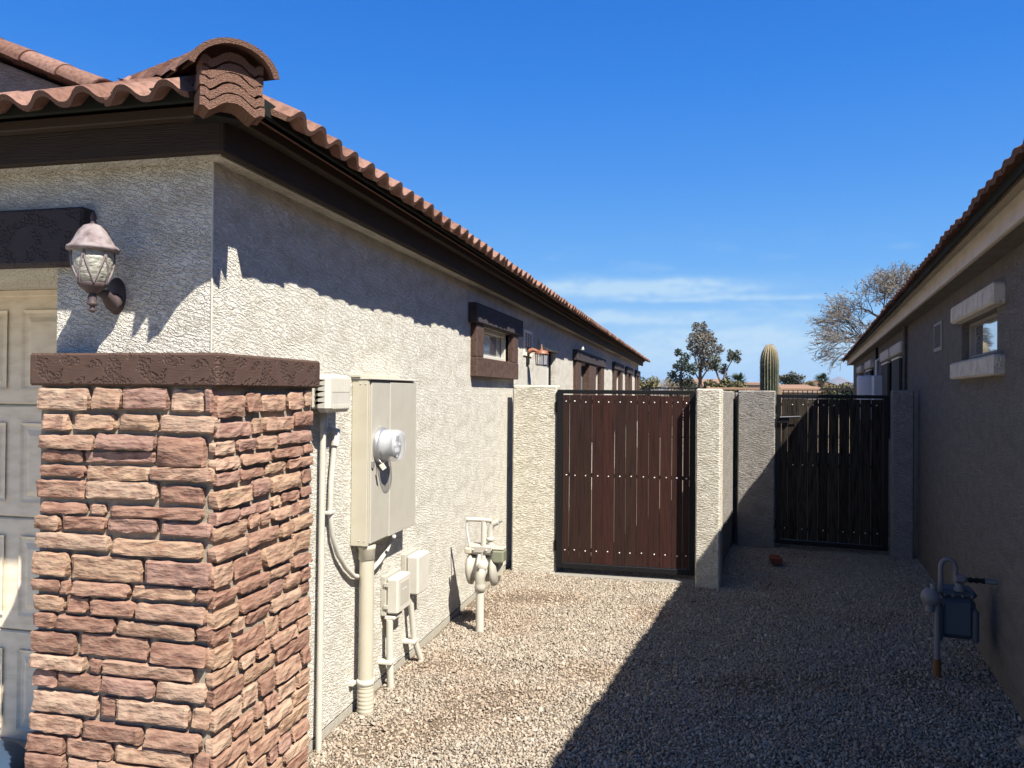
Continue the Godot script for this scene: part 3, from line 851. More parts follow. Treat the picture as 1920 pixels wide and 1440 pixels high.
# ---------------------------------------------------------------- gates and walls
func gate(label: String, at: Vector3, turn: float, width: float, edges: Array, planks: Array, low: float, high: float, bolts: bool) -> void:
	var g := thing("gate", label, "gate", at, turn, "side-yard gates")
	var s := mb()
	box(s, Vector3(0, low, -0.045), Vector3(0.05, high, 0), 0.004)
	box(s, Vector3(width - 0.05, low, -0.045), Vector3(width, high, 0), 0.004)
	box(s, Vector3(0.05, low, -0.044), Vector3(width - 0.05, low + 0.045, -0.001), 0.004)
	box(s, Vector3(0.05, high - 0.035, -0.044), Vector3(width - 0.05, high, -0.001), 0.004)
	part("frame", s, M.black, g)
	for y in [high - 0.105, 0.872, 0.215]:
		part("cross_bar", bx(0.05, width - 0.05, y - 0.016, y + 0.016, -0.05, -0.03, 0.002), M.black, g)
	for k in edges.size() - 1:
		var a: float = edges[k] + rng.randf_range(0.0008, 0.0034)
		var b: float = edges[k + 1] - rng.randf_range(0.0008, 0.0034)
		var m: Material = planks[rng.randi() % planks.size()]
		s = mb()
		var top := high - 0.045 + rng.randf_range(-0.006, 0.002)
		# planks warp a little, so each is a bent board
		var bow := rng.randf_range(-0.0022, 0.0022)
		var n := 5
		for i in n:
			var y0 := lerpf(low + 0.05, top, float(i) / n)
			var y1 := lerpf(low + 0.05, top, float(i + 1) / n)
			var o0 := bow * sin(PI * i / n); var o1 := bow * sin(PI * (i + 1) / n)
			var z0 := -0.028; var z1 := -0.008
			var p := [Vector3(a + o0, y0, z1), Vector3(b + o0, y0, z1), Vector3(b + o1, y1, z1), Vector3(a + o1, y1, z1)]
			var q := []
			for c in p: q.append(Vector3(c.x, c.y, z0))
			quad(s, p[0], p[1], p[2], p[3]); quad(s, q[1], q[0], q[3], q[2])
			quad(s, q[0], p[0], p[3], q[3]); quad(s, p[1], q[1], q[2], p[2])
			if i == n - 1: quad(s, p[3], p[2], q[2], q[3])
			if i == 0: quad(s, q[0], q[1], p[1], p[0])
		var pl := part("plank", s, m, g)
		for y in [high - 0.105, 0.872, 0.215]:
			if not bolts and rng.randf() < 0.45: continue
			s = mb()
			lathe(s, [[0.0065, 0.0], [0.006, 0.0025], [0.003, 0.004], [0.0, 0.0045]], 8, toward(Vector3((a + b) / 2 + rng.randf_range(-0.006, 0.006), y + rng.randf_range(-0.004, 0.004), -0.008), Vector3.BACK))
			part("bolt", s, M.bolt, pl)
	# hinges or latch on the post side
	for y in [0.2, high - 0.2]:
		s = mb()
		tube(s, [Vector3(-0.012, y, -0.02), Vector3(-0.012, y + 0.09, -0.02)], 0.011, 8)
		part("hinge", s, M.black, g)
	if not bolts:
		s = mb()
		box(s, Vector3(0.01, high - 0.30, 0.001), Vector3(0.13, high - 0.22, 0.02), 0.004)
		var l := part("latch", s, M.black, g)
		s = mb()
		tube(s, [Vector3(0.04, high - 0.235, 0.03), Vector3(0.24, high - 0.225, 0.03)], 0.006, 6)
		part("latch_bar", s, M.zinc, l)

func block(called: String, label: String, at: Vector3, turn: float, w: float, h: float, deep: float, m: Material, cat := "post") -> Node3D:
	var p := thing(called, label, cat, at, turn)
	var s := mb()
	box(s, Vector3(0, -0.05, -deep), Vector3(w, h, 0), 0.012)
	part("block", s, m, p)
	return p

func gates() -> void:
	var tr := deg_to_rad(-7.83)
	block("gate_post", "cream stucco gate post against the left house, left of the brown gate", Vector3(-1.597, 0, -6.84), 0, 0.40, 1.658, 0.2, M.post)
	block("gate_post", "narrow cream stucco post at the latch side of the brown gate, half in shadow", Vector3(0.0, 0, -6.70), tr, 0.20, 1.637, 0.21, M.post)
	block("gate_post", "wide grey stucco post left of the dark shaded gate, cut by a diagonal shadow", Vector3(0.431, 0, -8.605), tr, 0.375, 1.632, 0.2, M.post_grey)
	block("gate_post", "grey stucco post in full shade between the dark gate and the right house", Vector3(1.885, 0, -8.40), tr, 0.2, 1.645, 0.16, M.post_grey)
	var pw := thing("property_wall", "stucco block wall running back between the two gates' posts", "wall", Vector3(0.0, 0, -6.70), tr)
	var s := mb()
	box(s, Vector3(0.03, -0.05, -2.12), Vector3(0.117, 1.622, -0.212), 0.01)
	box(s, Vector3(0.032, -0.05, -14.0), Vector3(0.115, 1.60, -2.122), 0.01)
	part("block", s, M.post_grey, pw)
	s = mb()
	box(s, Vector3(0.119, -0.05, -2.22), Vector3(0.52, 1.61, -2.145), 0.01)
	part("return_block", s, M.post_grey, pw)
	var e := [0.051, 0.108, 0.208, 0.308, 0.408, 0.505, 0.601, 0.698, 0.798, 0.895, 0.995, 1.085, 1.139]
	gate("brown plank gate in a black steel frame, sunlit, between cream posts", Vector3(-1.19, 0, -6.82), 0, 1.19, e, M.plank, 0.055, 1.62, true)
	e = [0.051, 0.115, 0.212, 0.31, 0.408, 0.506, 0.604, 0.702, 0.80, 0.90, 1.01]
	gate("weathered dark plank gate in shade beside the right house", Vector3(0.812, 0, -8.56), tr, 1.06, e, M.plank_old, 0.05, 1.595, false)
	s = mb()
	box(s, Vector3(-1.2, -0.06, -6.90), Vector3(0.0, 0.006, -6.765), 0.004)
	tag(part("gate_sill", s, M.sill), "pale concrete strip in the gravel under the brown gate", "concrete strip")
	s = mb()
	box(s, Vector3(-0.035, 0.0, -0.1), Vector3(0.06, 0.055, 0.1), 0.004, Transform3D(Basis(Vector3.UP, 0.02), Vector3(0.728, 0.015, -7.745)))
	tag(part("loose_brick", s, M.brick), "single red brick lying on the shaded gravel by the dark gate", "brick")

func litter() -> void:
	for q in [[1.50, -4.02, 0.055, "larger pale loose rock on the gravel at the foot of the right wall"], [1.58, -4.20, 0.038, "smaller loose rock behind the larger one at the foot of the right wall"]]:
		var s := mb()
		var r: float = q[2]
		lathe(s, [[0.0, -0.4 * r], [r * 0.8, -0.3 * r], [r, 0.1 * r], [r * 0.75, 0.5 * r], [r * 0.3, 0.72 * r], [0.0, 0.75 * r]], 7, Transform3D(Basis(Vector3.UP, r * 40) * Basis.from_scale(Vector3(1.3, 1, 0.9)), Vector3(q[0], r * 0.25, q[1])), -1)
		tag(part("loose_rock", s, M.mortar), q[3], "rock")
	for q in [[1.05, -3.75, 0.5, 0.16, "short dark twig on the shaded gravel in front of the blue-grey gas meter"], [0.62, -6.9, 1.9, 0.3, "long thin dark twig on the shaded gravel near the dark gate"]]:
		var s := mb()
		var d := Vector3(cos(q[2]), 0.0, sin(q[2])) * float(q[3])
		var o := Vector3(q[0], 0.014, q[1])
		tube(s, [o, o + d * 0.5 + Vector3(0.01, 0.006, 0.012), o + d], [0.004, 0.0035, 0.002], 5)
		tube(s, [o + d * 0.5 + Vector3(0.01, 0.006, 0.012), o + d * 0.75 + Vector3(-0.03, 0.01, 0.03)], [0.0025, 0.0015], 5)
		tag(part("twig", s, M.bark), q[4], "twig")

# ---------------------------------------------------------------- services on the left wall
func services() -> void:
	var s := mb()
	# meter panel
	var p := thing("electric_panel", "tall cream electric meter panel on the sunlit wall with a round glass meter", "electric panel", Vector3(XW, 0, -3.60))
	s = mb()
	box(s, Vector3(0, 0.828, -0.642), Vector3(0.088, 1.652, 0), 0.004)
	part("cabinet", s, M.tan_metal, p)
	s = mb()
	box(s, Vector3(-0.005, 1.662, -0.50), Vector3(0.05, 1.678, 0.012), 0.003)
	part("backing_flange", s, M.tan_metal, p)
	s = mb()
	box(s, Vector3(0.0, 1.6525, -0.648), Vector3(0.113, 1.662, 0.004), 0.002)
	part("hood", s, M.cream_white, p)
	part("meter_cover", bx(0.0885, 0.102, 0.84, 1.642, -0.242, -0.012, 0.004), M.cream, p)
	part("breaker_door", bx(0.0885, 0.1055, 0.836, 1.642, -0.638, -0.246, 0.004), M.cream, p)
	part("edge_strip", bx(0.0882, 0.0925, 0.832, 1.648, -0.0115, -0.0015), M.tan_metal, p)
	for y in [0.855, 1.63]:
		for z in [-0.03, -0.06]:
			s = mb()
			lathe(s, [[0.004, 0], [0.003, 0.002], [0, 0.0025]], 6, toward(Vector3(0.02 - z * 0.9, y, 0.0), Vector3.BACK))
			part("screw", s, M.zinc, p)
	s = mb()
	lathe(s, [[0, 0], [0.011, 0.0], [0.011, 0.014], [0.0, 0.016]], 8, toward(Vector3(0.1055, 0.826, -0.30), Vector3.RIGHT))
	part("latch", s, M.white, p)
	# the meter
	var out := Vector3.RIGHT
	var mc := Vector3(0.102, 1.322, -0.118)
	s = mb()
	lathe(s, [[0.092, 0.0], [0.094, 0.008], [0.09, 0.022], [0.083, 0.026], [0.0, 0.026]], 28, toward(mc, out))
	var me := part("meter", s, M.zinc, p)
	s = mb()
	lathe(s, [[0.081, 0.026], [0.0805, 0.10], [0.074, 0.114], [0.062, 0.118], [0.0, 0.118]], 28, toward(mc, out))
	part("glass_dome", s, M.clear, me)
	s = mb()
	lathe(s, [[0.072, 0.027], [0.072, 0.042], [0.056, 0.046], [0.056, 0.086], [0.064, 0.088], [0.064, 0.092], [0.0, 0.0925]], 24, toward(mc, out))
	part("dial", s, M.dial, me)
	part("display", bx(0.1945, 0.197, 1.345, 1.372, -0.142, -0.10), M.dark, me)
	part("name_plate", bx(0.1945, 0.1955, 1.29, 1.31, -0.15, -0.09), M.box_grey, me)
	for q in [[-0.15, 1.325], [-0.085, 1.325], [-0.118, 1.265]]:
		s = mb()
		lathe(s, [[0.0, 0.0], [0.008, 0], [0.008, 0.004], [0.0, 0.005]], 8, toward(Vector3(0.1945, q[1], q[0]), out))
		part("stud", s, M.box_grey, me)
	s = mb()
	tube(s, [Vector3(0.12, 1.255, -0.06), Vector3(0.145, 1.235, -0.05), Vector3(0.135, 1.215, -0.052)], 0.003, 6)
	part("seal_wire", s, M.zinc, me)
	s = mb()
	box(s, Vector3(-0.012, -0.02, -0.0015), Vector3(0.012, 0.012, 0.0015), 0.0, Transform3D(Basis(Vector3.UP, 0.5) * Basis(Vector3.BACK, 0.6), Vector3(0.148, 1.225, -0.045)))
	part("seal_tag", s, M.cream_white, me)
	s = mb()
	box(s, Vector3(0.103, 1.215, -0.035), Vector3(0.112, 1.25, -0.012), 0.002)
	part("seal_bracket", s, M.zinc, me)
	# service riser under it
	var r := thing("riser_pipe", "thick cream riser pipe from the gravel up into the electric panel", "pipe", Vector3(XW + 0.066, 0, -3.655))
	s = mb()
	lathe(s, [[0.040, -0.1], [0.040, 0.14]], 20)
	for k in 7:
		lathe(s, [[0.040, 0.0 + k * 0.02], [0.0425, 0.008 + k * 0.02], [0.040, 0.016 + k * 0.02]], 20)
	lathe(s, [[0.0365, 0.1], [0.0365, 0.83]], 20)
	part("pipe", s, M.tan_metal, r)
	s = mb()
	lathe(s, [[0.037, 0.755], [0.041, 0.758], [0.0415, 0.805], [0.044, 0.808], [0.044, 0.827], [0.0, 0.8275]], 20)
	part("coupling", s, M.tan_metal, r)
	s = mb()
	lathe(s, [[0.0405, 0.134], [0.044, 0.136], [0.044, 0.160], [0.037, 0.163]], 20)
	box(s, Vector3(-0.07, 0.138, 0.02), Vector3(-0.04, 0.158, 0.06), 0.003)
	part("strap", s, M.cream_white, r)
	# network box with its conduit
	var nb := thing("network_box", "white ribbed plastic junction box beside the pillar cap with slots on its left side", "junction box", Vector3(XW, 0, -3.115))
	s = mb()
	box(s, Vector3(0.0, 1.515, -0.215), Vector3(0.045, 1.668, 0.0), 0.008)
	part("back_plate", s, M.cream, nb)
	s = mb()
	box(s, Vector3(0.045, 1.50, -0.235), Vector3(0.118, 1.668, 0.0), 0.02)
	var bd := part("cover", s, M.cream_white, nb)
	for k in 9:
		part("rib", bx(0.1175, 0.1205, 1.59, 1.655, -0.205 + k * 0.02, -0.195 + k * 0.02, 0.001), M.cream_white, bd)
		part("rib", bx(0.1175, 0.1205, 1.515, 1.535, -0.205 + k * 0.02, -0.195 + k * 0.02, 0.001), M.cream_white, bd)
	for k in 5:
		s = mb()
		var y := 1.535 + k * 0.024
		tri(s, Vector3(0.055, y, 0.0006), Vector3(0.055, y + 0.014, 0.0006), Vector3(0.1, y + 0.011, 0.0006))
		tri(s, Vector3(0.055, y, 0.0006), Vector3(0.1, y + 0.011, 0.0006), Vector3(0.055, y + 0.014, 0.0006))
		part("slot", s, M.dark, bd)
	var cd := thing("conduit", "thin cream conduit running straight from the white junction box to the gravel", "pipe", Vector3(XW + 0.032, 0, -3.235))
	s = mb()
	tube(s, [Vector3(0, -0.08, 0.01), Vector3(0, 0.7, 0.005), Vector3(0, 1.47, 0)], 0.0135, 12)
	part("pipe", s, M.cream_white, cd)
	s = mb()
	lathe(s, [[0.018, 1.43], [0.019, 1.435], [0.019, 1.498], [0, 1.4985]], 14)
	part("coupling", s, M.cream_white, cd)
	# the bent conduit that goes round behind the riser
	var fl := thing("bent_conduit", "grey-white conduit bending from the wall fitting behind the thick riser pipe", "pipe", Vector3(XW, 0, -3.37))
	s = mb()
	var path := [[0.02, 1.40, 0.0], [0.025, 1.33, 0.01], [0.025, 1.18, 0.035], [0.025, 1.04, 0.043], [0.025, 0.93, 0.02], [0.025, 0.83, -0.04], [0.025, 0.745, -0.13], [0.025, 0.685, -0.22], [0.025, 0.66, -0.30], [0.025, 0.66, -0.42], [0.03, 0.69, -0.53], [0.045, 0.74, -0.60], [0.06, 0.83, -0.64]]
	var pts := []
	for q in path: pts.append(Vector3(q[0], q[1], q[2]))
	tube(s, pts, 0.0125, 10)
	part("pipe", s, M.cream_white, fl)
	s = mb()
	tube(s, [Vector3(0.0, 1.41, -0.01), Vector3(0.03, 1.405, -0.003), Vector3(0.028, 1.34, 0.01)], 0.02, 10)
	part("fitting", s, M.cream_white, fl)
	s = mb()
	box(s, Vector3(-0.002, 1.03, 0.02), Vector3(0.042, 1.042, 0.075), 0.002)
	part("strap", s, M.cream_white, fl)
	# the two small boxes low on the wall
	for k in 2:
		var z: float = [-4.0, -4.30][k]
		var y0: float = [0.385, 0.415][k]
		var hh: float = [0.195, 0.225][k]
		var u := thing("utility_box", ["lower cream utility box with a hinged lid and latches, on a short pipe", "upper cream utility box behind the latched one, on a slanting pipe"][k], "utility box", Vector3(XW, 0, z), 0, "small utility boxes low on the wall")
		s = mb()
		box(s, Vector3(0, y0 - 0.01, -0.205), Vector3(0.03, y0 + hh + 0.01, 0.008), 0.004)
		part("base", s, M.cream, u)
		s = mb()
		box(s, Vector3(0.03, y0, -0.195), Vector3(0.098 if k == 0 else 0.105, y0 + hh, 0.0), 0.01)
		var lid := part("lid", s, M.cream_white, u)
		if k == 0:
			part("lid_panel", bx(0.0975, 0.1, y0 + 0.04, y0 + hh - 0.03, -0.165, -0.035, 0.002), M.cream, lid)
			part("label_line", bx(0.0998, 0.1012, y0 + 0.12, y0 + 0.126, -0.13, -0.06), M.box_grey, lid)
			for y in [y0 + 0.03, y0 + 0.15]:
				part("latch", bx(0.02, 0.045, y, y + 0.022, 0.005, 0.016, 0.002), M.cream, u)
		s = mb()
		if k == 0:
			tube(s, [Vector3(0.055, -0.06, -0.02), Vector3(0.05, 0.2, -0.01), Vector3(0.05, y0 - 0.03, -0.005)], 0.0185, 12)
			box(s, Vector3(0.02, y0 - 0.03, -0.12), Vector3(0.08, y0 - 0.0105, 0.0), 0.004)
		else:
			tube(s, [Vector3(0.085, -0.06, -0.16), Vector3(0.05, 0.15, -0.08), Vector3(0.045, y0 - 0.011, -0.03)], 0.017, 12)
		var pp := part("pipe", s, M.cream_white, u)
		s = mb()
		var yc := 0.12
		box(s, Vector3(-0.003, yc, -0.055 - 0.05 * k), Vector3(0.074, yc + 0.016, 0.028 - 0.06 * k), 0.003)
		part("strap", s, M.cream_white, pp)
	left_gas_meter()
	right_gas_meter()

func left_gas_meter() -> void:
	var g := thing("gas_meter", "cream painted gas meter standing on a pipe in the sunlit gravel by the left wall", "gas meter", Vector3(-1.413, -0.02, -5.09))
	g.scale = Vector3.ONE * 1.03
	var X := Vector3.RIGHT
	var s := mb()
	tube(s, [Vector3(0.01, -0.1, 0), Vector3(0.01, 0.285, 0)], 0.027, 16)
	part("riser", s, M.cream_white, g)
	s = mb()
	lathe(s, [[0.0, 0.27], [0.034, 0.27], [0.036, 0.30], [0.03, 0.33]], 12, Transform3D(Basis(), Vector3(0.01, 0, 0)))
	part("union", s, M.cream, g)
	# twin diaphragm cases, axis across the view
	var c := Vector3(-0.105, 0.40, -0.10)
	s = mb()
	lathe(s, [[0.0, 0.0], [0.075, 0.004], [0.108, 0.018], [0.112, 0.03], [0.112, 0.038], [0.085, 0.046], [0.085, 0.085], [0.118, 0.088], [0.122, 0.098], [0.118, 0.108], [0.09, 0.112], [0.085, 0.17], [0.112, 0.178], [0.116, 0.188], [0.112, 0.198], [0.09, 0.216], [0.0, 0.222]], 30, toward(c, X))
	var body := part("body", s, M.cream, g)
	for k in 10:
		var a := TAU * k / 10
		s = mb()
		lathe(s, [[0.006, 0], [0.006, 0.006], [0, 0.007]], 6, toward(c + Vector3(0.108, cos(a) * 0.108, sin(a) * 0.108), X))
		part("bolt", s, M.cream, body)
	s = mb()
	tube(s, [Vector3(0.01, 0.30, 0.0), Vector3(0.01, 0.36, 0.002), Vector3(0.02, 0.395, 0.0), Vector3(0.03, 0.40, -0.05)], [0.03, 0.034, 0.036, 0.04], 14)
	part("inlet_elbow", s, M.cream, g)
	s = mb()
	lathe(s, [[0.0, 0.0], [0.042, 0.0], [0.045, 0.006], [0.045, 0.02], [0.036, 0.024], [0.034, 0.05], [0.0, 0.054]], 16, toward(Vector3(0.015, 0.425, -0.03), Vector3(0.25, 0.1, 1)))
	part("cap", s, M.cream, g)
	# pipes above
	s = mb()
	tube(s, [Vector3(0.015, 0.47, -0.05), Vector3(0.018, 0.60, -0.05), Vector3(0.02, 0.715, -0.05)], 0.019, 12)
	part("upright", s, M.cream_white, g)
	s = mb()
	tube(s, [Vector3(-0.10, 0.725, -0.05), Vector3(0.02, 0.725, -0.05), Vector3(0.075, 0.72, -0.05)], 0.014, 10)
	part("crosspipe", s, M.cream_white, g)
	s = mb()
	tube(s, [Vector3(-0.098, 0.722, -0.05), Vector3(-0.098, 0.65, -0.05), Vector3(-0.085, 0.58, -0.05), Vector3(-0.07, 0.50, -0.06)], 0.007, 8)
	part("vent_tube", s, M.box_grey, g)
	s = mb()
	tube(s, [Vector3(0.06, 0.52, -0.06), Vector3(0.06, 0.60, -0.06), Vector3(0.06, 0.655, -0.06), Vector3(0.075, 0.70, -0.06), Vector3(0.115, 0.715, -0.06)], 0.02, 12)
	for y in [0.55, 0.60]:
		lathe(s, [[0.02, y - 0.012], [0.026, y - 0.01], [0.026, y + 0.01], [0.02, y + 0.012]], 12, Transform3D(Basis(), Vector3(0.06, 0, -0.06)))
	part("outlet", s, M.cream_white, g)
	s = mb()
	tube(s, [Vector3(0.11, 0.715, -0.06), Vector3(0.14, 0.72, -0.06)], [0.008, 0.006], 8)
	part("outlet_stub", s, M.zinc, g)
	s = mb()
	box(s, Vector3(-0.09, 0.50, -0.12), Vector3(0.09, 0.565, -0.03), 0.015)
	part("top_casting", s, M.cream, g)
	s = mb()
	box(s, Vector3(-0.10, 0.505, -0.03), Vector3(-0.055, 0.545, 0.0), 0.008)
	part("plug", s, M.tan_metal, g)
	for x in [-0.05, 0.04]:
		s = mb()
		lathe(s, [[0.009, 0], [0.009, 0.01], [0, 0.012]], 6, toward(Vector3(x, 0.53, -0.03), Vector3.BACK))
		part("nut", s, M.zinc, g)
	s = mb()
	box(s, Vector3(0.085, 0.455, -0.10), Vector3(0.165, 0.54, 0.0), 0.012)
	var ix := part("index_box", s, M.glass_green, g)
	part("index_top", bx(0.088, 0.162, 0.5405, 0.552, -0.095, -0.005, 0.004), M.tan_metal, ix)
	part("index_bracket", bx(0.11, 0.14, 0.36, 0.455, -0.09, -0.07, 0.002), M.tan_metal, g)

func right_gas_meter() -> void:
	var g := thing("gas_meter", "blue-grey gas meter in shade by the right wall, with a bent pipe on top", "gas meter", Vector3(1.355, 0, -4.945), deg_to_rad(-7.83))
	var s := mb()
	tube(s, [Vector3(0, -0.08, 0), Vector3(0, 0.09, 0)], 0.021, 12)
	part("rusty_sleeve", s, M.rust, g)
	s = mb()
	tube(s, [Vector3(0, 0.08, 0), Vector3(0, 0.42, 0)], 0.0155, 12)
	part("riser", s, M.gas_grey, g)
	s = mb()
	box(s, Vector3(0.015, 0.205, -0.20), Vector3(0.20, 0.445, -0.02), 0.03)
	var body := part("body", s, M.gas_blue, g)
	s = mb()
	box(s, Vector3(0.005, 0.195, -0.215), Vector3(0.035, 0.40, -0.005), 0.012)
	part("end_plate", s, M.gas_blue, body)
	s = mb()
	box(s, Vector3(0.18, 0.195, -0.215), Vector3(0.213, 0.385, -0.005), 0.012)
	part("end_plate", s, M.gas_blue, body)
	s = mb()
	box(s, Vector3(0.012, 0.44, -0.20), Vector3(0.205, 0.485, -0.02), 0.018)
	part("top_casting", s, M.gas_blue, body)
	for x in [0.04, 0.08, 0.13, 0.175]:
		s = mb()
		lathe(s, [[0.008, 0], [0.008, 0.008], [0, 0.01]], 6, toward(Vector3(x, 0.455, -0.02), Vector3.BACK))
		part("bolt", s, M.gas_grey, body)
	# regulator to the left of the riser
	s = mb()
	lathe(s, [[0.0, -0.045], [0.03, -0.045], [0.035, -0.01], [0.052, -0.005], [0.054, 0.006], [0.05, 0.018], [0.03, 0.04], [0.0, 0.045]], 18, toward(Vector3(-0.035, 0.44, 0.0), Vector3(-0.5, 0.05, 0.86)))
	part("regulator", s, M.gas_grey, g)
	s = mb()
	tube(s, [Vector3(-0.04, 0.40, 0.0), Vector3(-0.04, 0.36, 0.0)], 0.024, 12)
	tube(s, [Vector3(-0.02, 0.485, 0.0), Vector3(-0.02, 0.52, 0.0)], 0.018, 10)
	part("regulator_port", s, M.gas_grey, g)
	s = mb()
	var pts := [Vector3(0.02, 0.47, -0.03), Vector3(0.02, 0.58, -0.03)]
	for k in 9:
		var a := PI - PI * k / 8
		pts.append(Vector3(0.058 + cos(a) * 0.038, 0.61 + sin(a) * 0.05, -0.03))
	pts.append(Vector3(0.096, 0.53, -0.03))
	tube(s, pts, 0.0135, 12)
	part("bent_pipe", s, M.gas_grey, g)
	s = mb()
	lathe(s, [[0.0, 0.48], [0.028, 0.48], [0.03, 0.495], [0.022, 0.5], [0.022, 0.53]], 12, Transform3D(Basis(), Vector3(0.115, 0, -0.03)))
	box(s, Vector3(0.085, 0.53, -0.055), Vector3(0.155, 0.575, -0.005), 0.014)
	part("valve", s, M.gas_grey, g)
	s = mb()
	tube(s, [Vector3(0.15, 0.55, -0.03), Vector3(0.24, 0.55, -0.03)], 0.012, 10)
	for x in [0.17, 0.2, 0.235]:
		lathe(s, [[0.012, -0.006], [0.017, -0.005], [0.017, 0.005], [0.012, 0.006]], 10, toward(Vector3(x, 0.55, -0.03), Vector3.RIGHT))
	part("nipple", s, M.black, g)
	s = mb()
	tube(s, [Vector3(0.235, 0.55, -0.03), Vector3(0.33, 0.548, -0.03)], 0.015, 10)
	part("wall_pipe", s, M.gas_grey, g)

# ---------------------------------------------------------------- lanterns and small fittings
func lanterns() -> void:
	var l := thing("wall_lantern", "bell-topped outdoor wall lantern with a frosted glass, above the stone pillar", "lantern", Vector3(-2.03, 0, -2.30))
	var s := mb()
	lathe(s, [[0.0832, 2.072], [0.0848, 2.078], [0.0824, 2.084], [0.0704, 2.092], [0.0600, 2.112], [0.0480, 2.138], [0.0304, 2.158], [0.0128, 2.165], [0.0000, 2.166]], 28)
	lathe(s, [[0.0000, 2.071], [0.0680, 2.068], [0.0832, 2.072]], 28)
	part("hood", s, M.lantern_top, l)
	s = mb()
	lathe(s, [[0.0096, 2.163], [0.0112, 2.17], [0.0072, 2.176], [0.0104, 2.185], [0.0088, 2.197], [0.0032, 2.21], [0.0000, 2.213]], 12)
	part("finial", s, M.lantern, l)
	s = mb()
	lathe(s, [[0.0000, 1.945], [0.0360, 1.95], [0.0528, 1.975], [0.0624, 2.01], [0.0656, 2.045], [0.0640, 2.069]], 24)
	part("glass_shade", s, M.lantern_glass, l)
	s = mb()
	for k in 6:
		var a := TAU * k / 6 + 0.25
		for sg in [-1.0, 1.0]:
			var pts := []
			for i in 9:
				var f := i / 8.0
				var aa: float = a + sg * 0.53 * pow(f, 1.4)
				var y := 2.066 - f * 0.108
				var rr: float = lerpf(0.0675, 0.046, pow(f, 2.2))
				pts.append(Vector3(cos(aa) * rr, y, sin(aa) * rr))
			tube(s, pts, 0.0036, 6)
	part("ribs", s, M.lantern_top, l)
	s = mb()
	lathe(s, [[0.0000, 1.925], [0.0192, 1.926], [0.0240, 1.932], [0.0400, 1.945], [0.0480, 1.958], [0.0448, 1.962], [0.0000, 1.963]], 24)
	lathe(s, [[0.0000, 1.858], [0.0056, 1.86], [0.0136, 1.868], [0.0080, 1.874], [0.0096, 1.882], [0.0168, 1.886], [0.0168, 1.892], [0.0136, 1.897], [0.0152, 1.91], [0.0112, 1.925]], 16)
	part("cup", s, M.lantern, l)
	s = mb()
	tube(s, [Vector3(0.0, 1.935, -0.02), Vector3(0.0, 1.93, -0.06), Vector3(-0.006, 1.90, -0.10), Vector3(-0.012, 1.915, -0.13)], [0.012, 0.018, 0.026, 0.03], 10)
	part("arm", s, M.lantern, l)
	s = mb()
	lathe(s, [[0.068, 0.0], [0.068, 0.01], [0.058, 0.022], [0.035, 0.028], [0.0, 0.03]], 24, Transform3D(toward(Vector3(-0.022, 1.933, -0.15), Vector3.BACK).basis.scaled(Vector3(0.62, 1.0, 1.0)), Vector3(-0.022, 1.933, -0.15)))
	part("back_plate", s, M.lantern, l)
	# copper lantern beside the back door
	var c := thing("porch_lantern", "small copper lantern with a clear glass cylinder beside the back door", "lantern", Vector3(XW, 0, -7.72))
	s = mb()
	box(s, Vector3(0.0, 1.87, -0.05), Vector3(0.02, 2.05, 0.05), 0.008)
	part("back_plate", s, M.dark, c)
	s = mb()
	tube(s, [Vector3(0.01, 2.0, 0), Vector3(0.06, 2.02, 0), Vector3(0.12, 2.0, 0)], [0.03, 0.022, 0.015], 8)
	part("arm", s, M.copper, c)
	s = mb()
	lathe(s, [[0.072, 1.975], [0.075, 1.98], [0.062, 1.99], [0.06, 2.01], [0.015, 2.018], [0.008, 2.03], [0.004, 2.075], [0.0, 2.078]], 18, Transform3D(Basis(), Vector3(0.15, 0, 0)))
	part("cap", s, M.copper, c)
	s = mb()
	lathe(s, [[0.055, 1.87], [0.062, 1.975]], 18, Transform3D(Basis(), Vector3(0.15, 0, 0)))
	part("glass", s, M.clear, c)
	s = mb()
	lathe(s, [[0.0, 1.90], [0.02, 1.905], [0.022, 1.95], [0.01, 1.975]], 12, Transform3D(Basis(), Vector3(0.15, 0, 0)))
	part("bulb", s, M.white, c)
	s = mb()
	for k in 6:
		var a := TAU * k / 6
		tube(s, [Vector3(0.15 + cos(a) * 0.057, 1.868, sin(a) * 0.057), Vector3(0.15 + cos(a) * 0.064, 1.976, sin(a) * 0.064)], 0.004, 5)
	lathe(s, [[0.052, 1.862], [0.058, 1.865], [0.058, 1.872], [0.052, 1.874]], 18, Transform3D(Basis(), Vector3(0.15, 0, 0)))
	part("cage", s, M.lantern, c)
	var sc := thing("security_camera", "tiny white security camera on the dark lintel of the double window", "camera", Vector3(XW + 0.09, 0, -10.9))
	s = mb()
	lathe(s, [[0.0, 2.18], [0.04, 2.185], [0.045, 2.2], [0.03, 2.25], [0.0, 2.26]], 12)
	part("housing", s, M.white, sc)
	var b := thing("blue_tub", "low blue plastic tub lid with a rounded edge on the drive by the pillar", "tub", Vector3(-2.93, -0.03, -2.60))
	s = mb()
	lathe(s, [[0.24, 0.0], [0.255, 0.05], [0.262, 0.062], [0.25, 0.085], [0.2, 0.102], [0.0, 0.108]], 32)
	part("lid", s, M.blue, b)

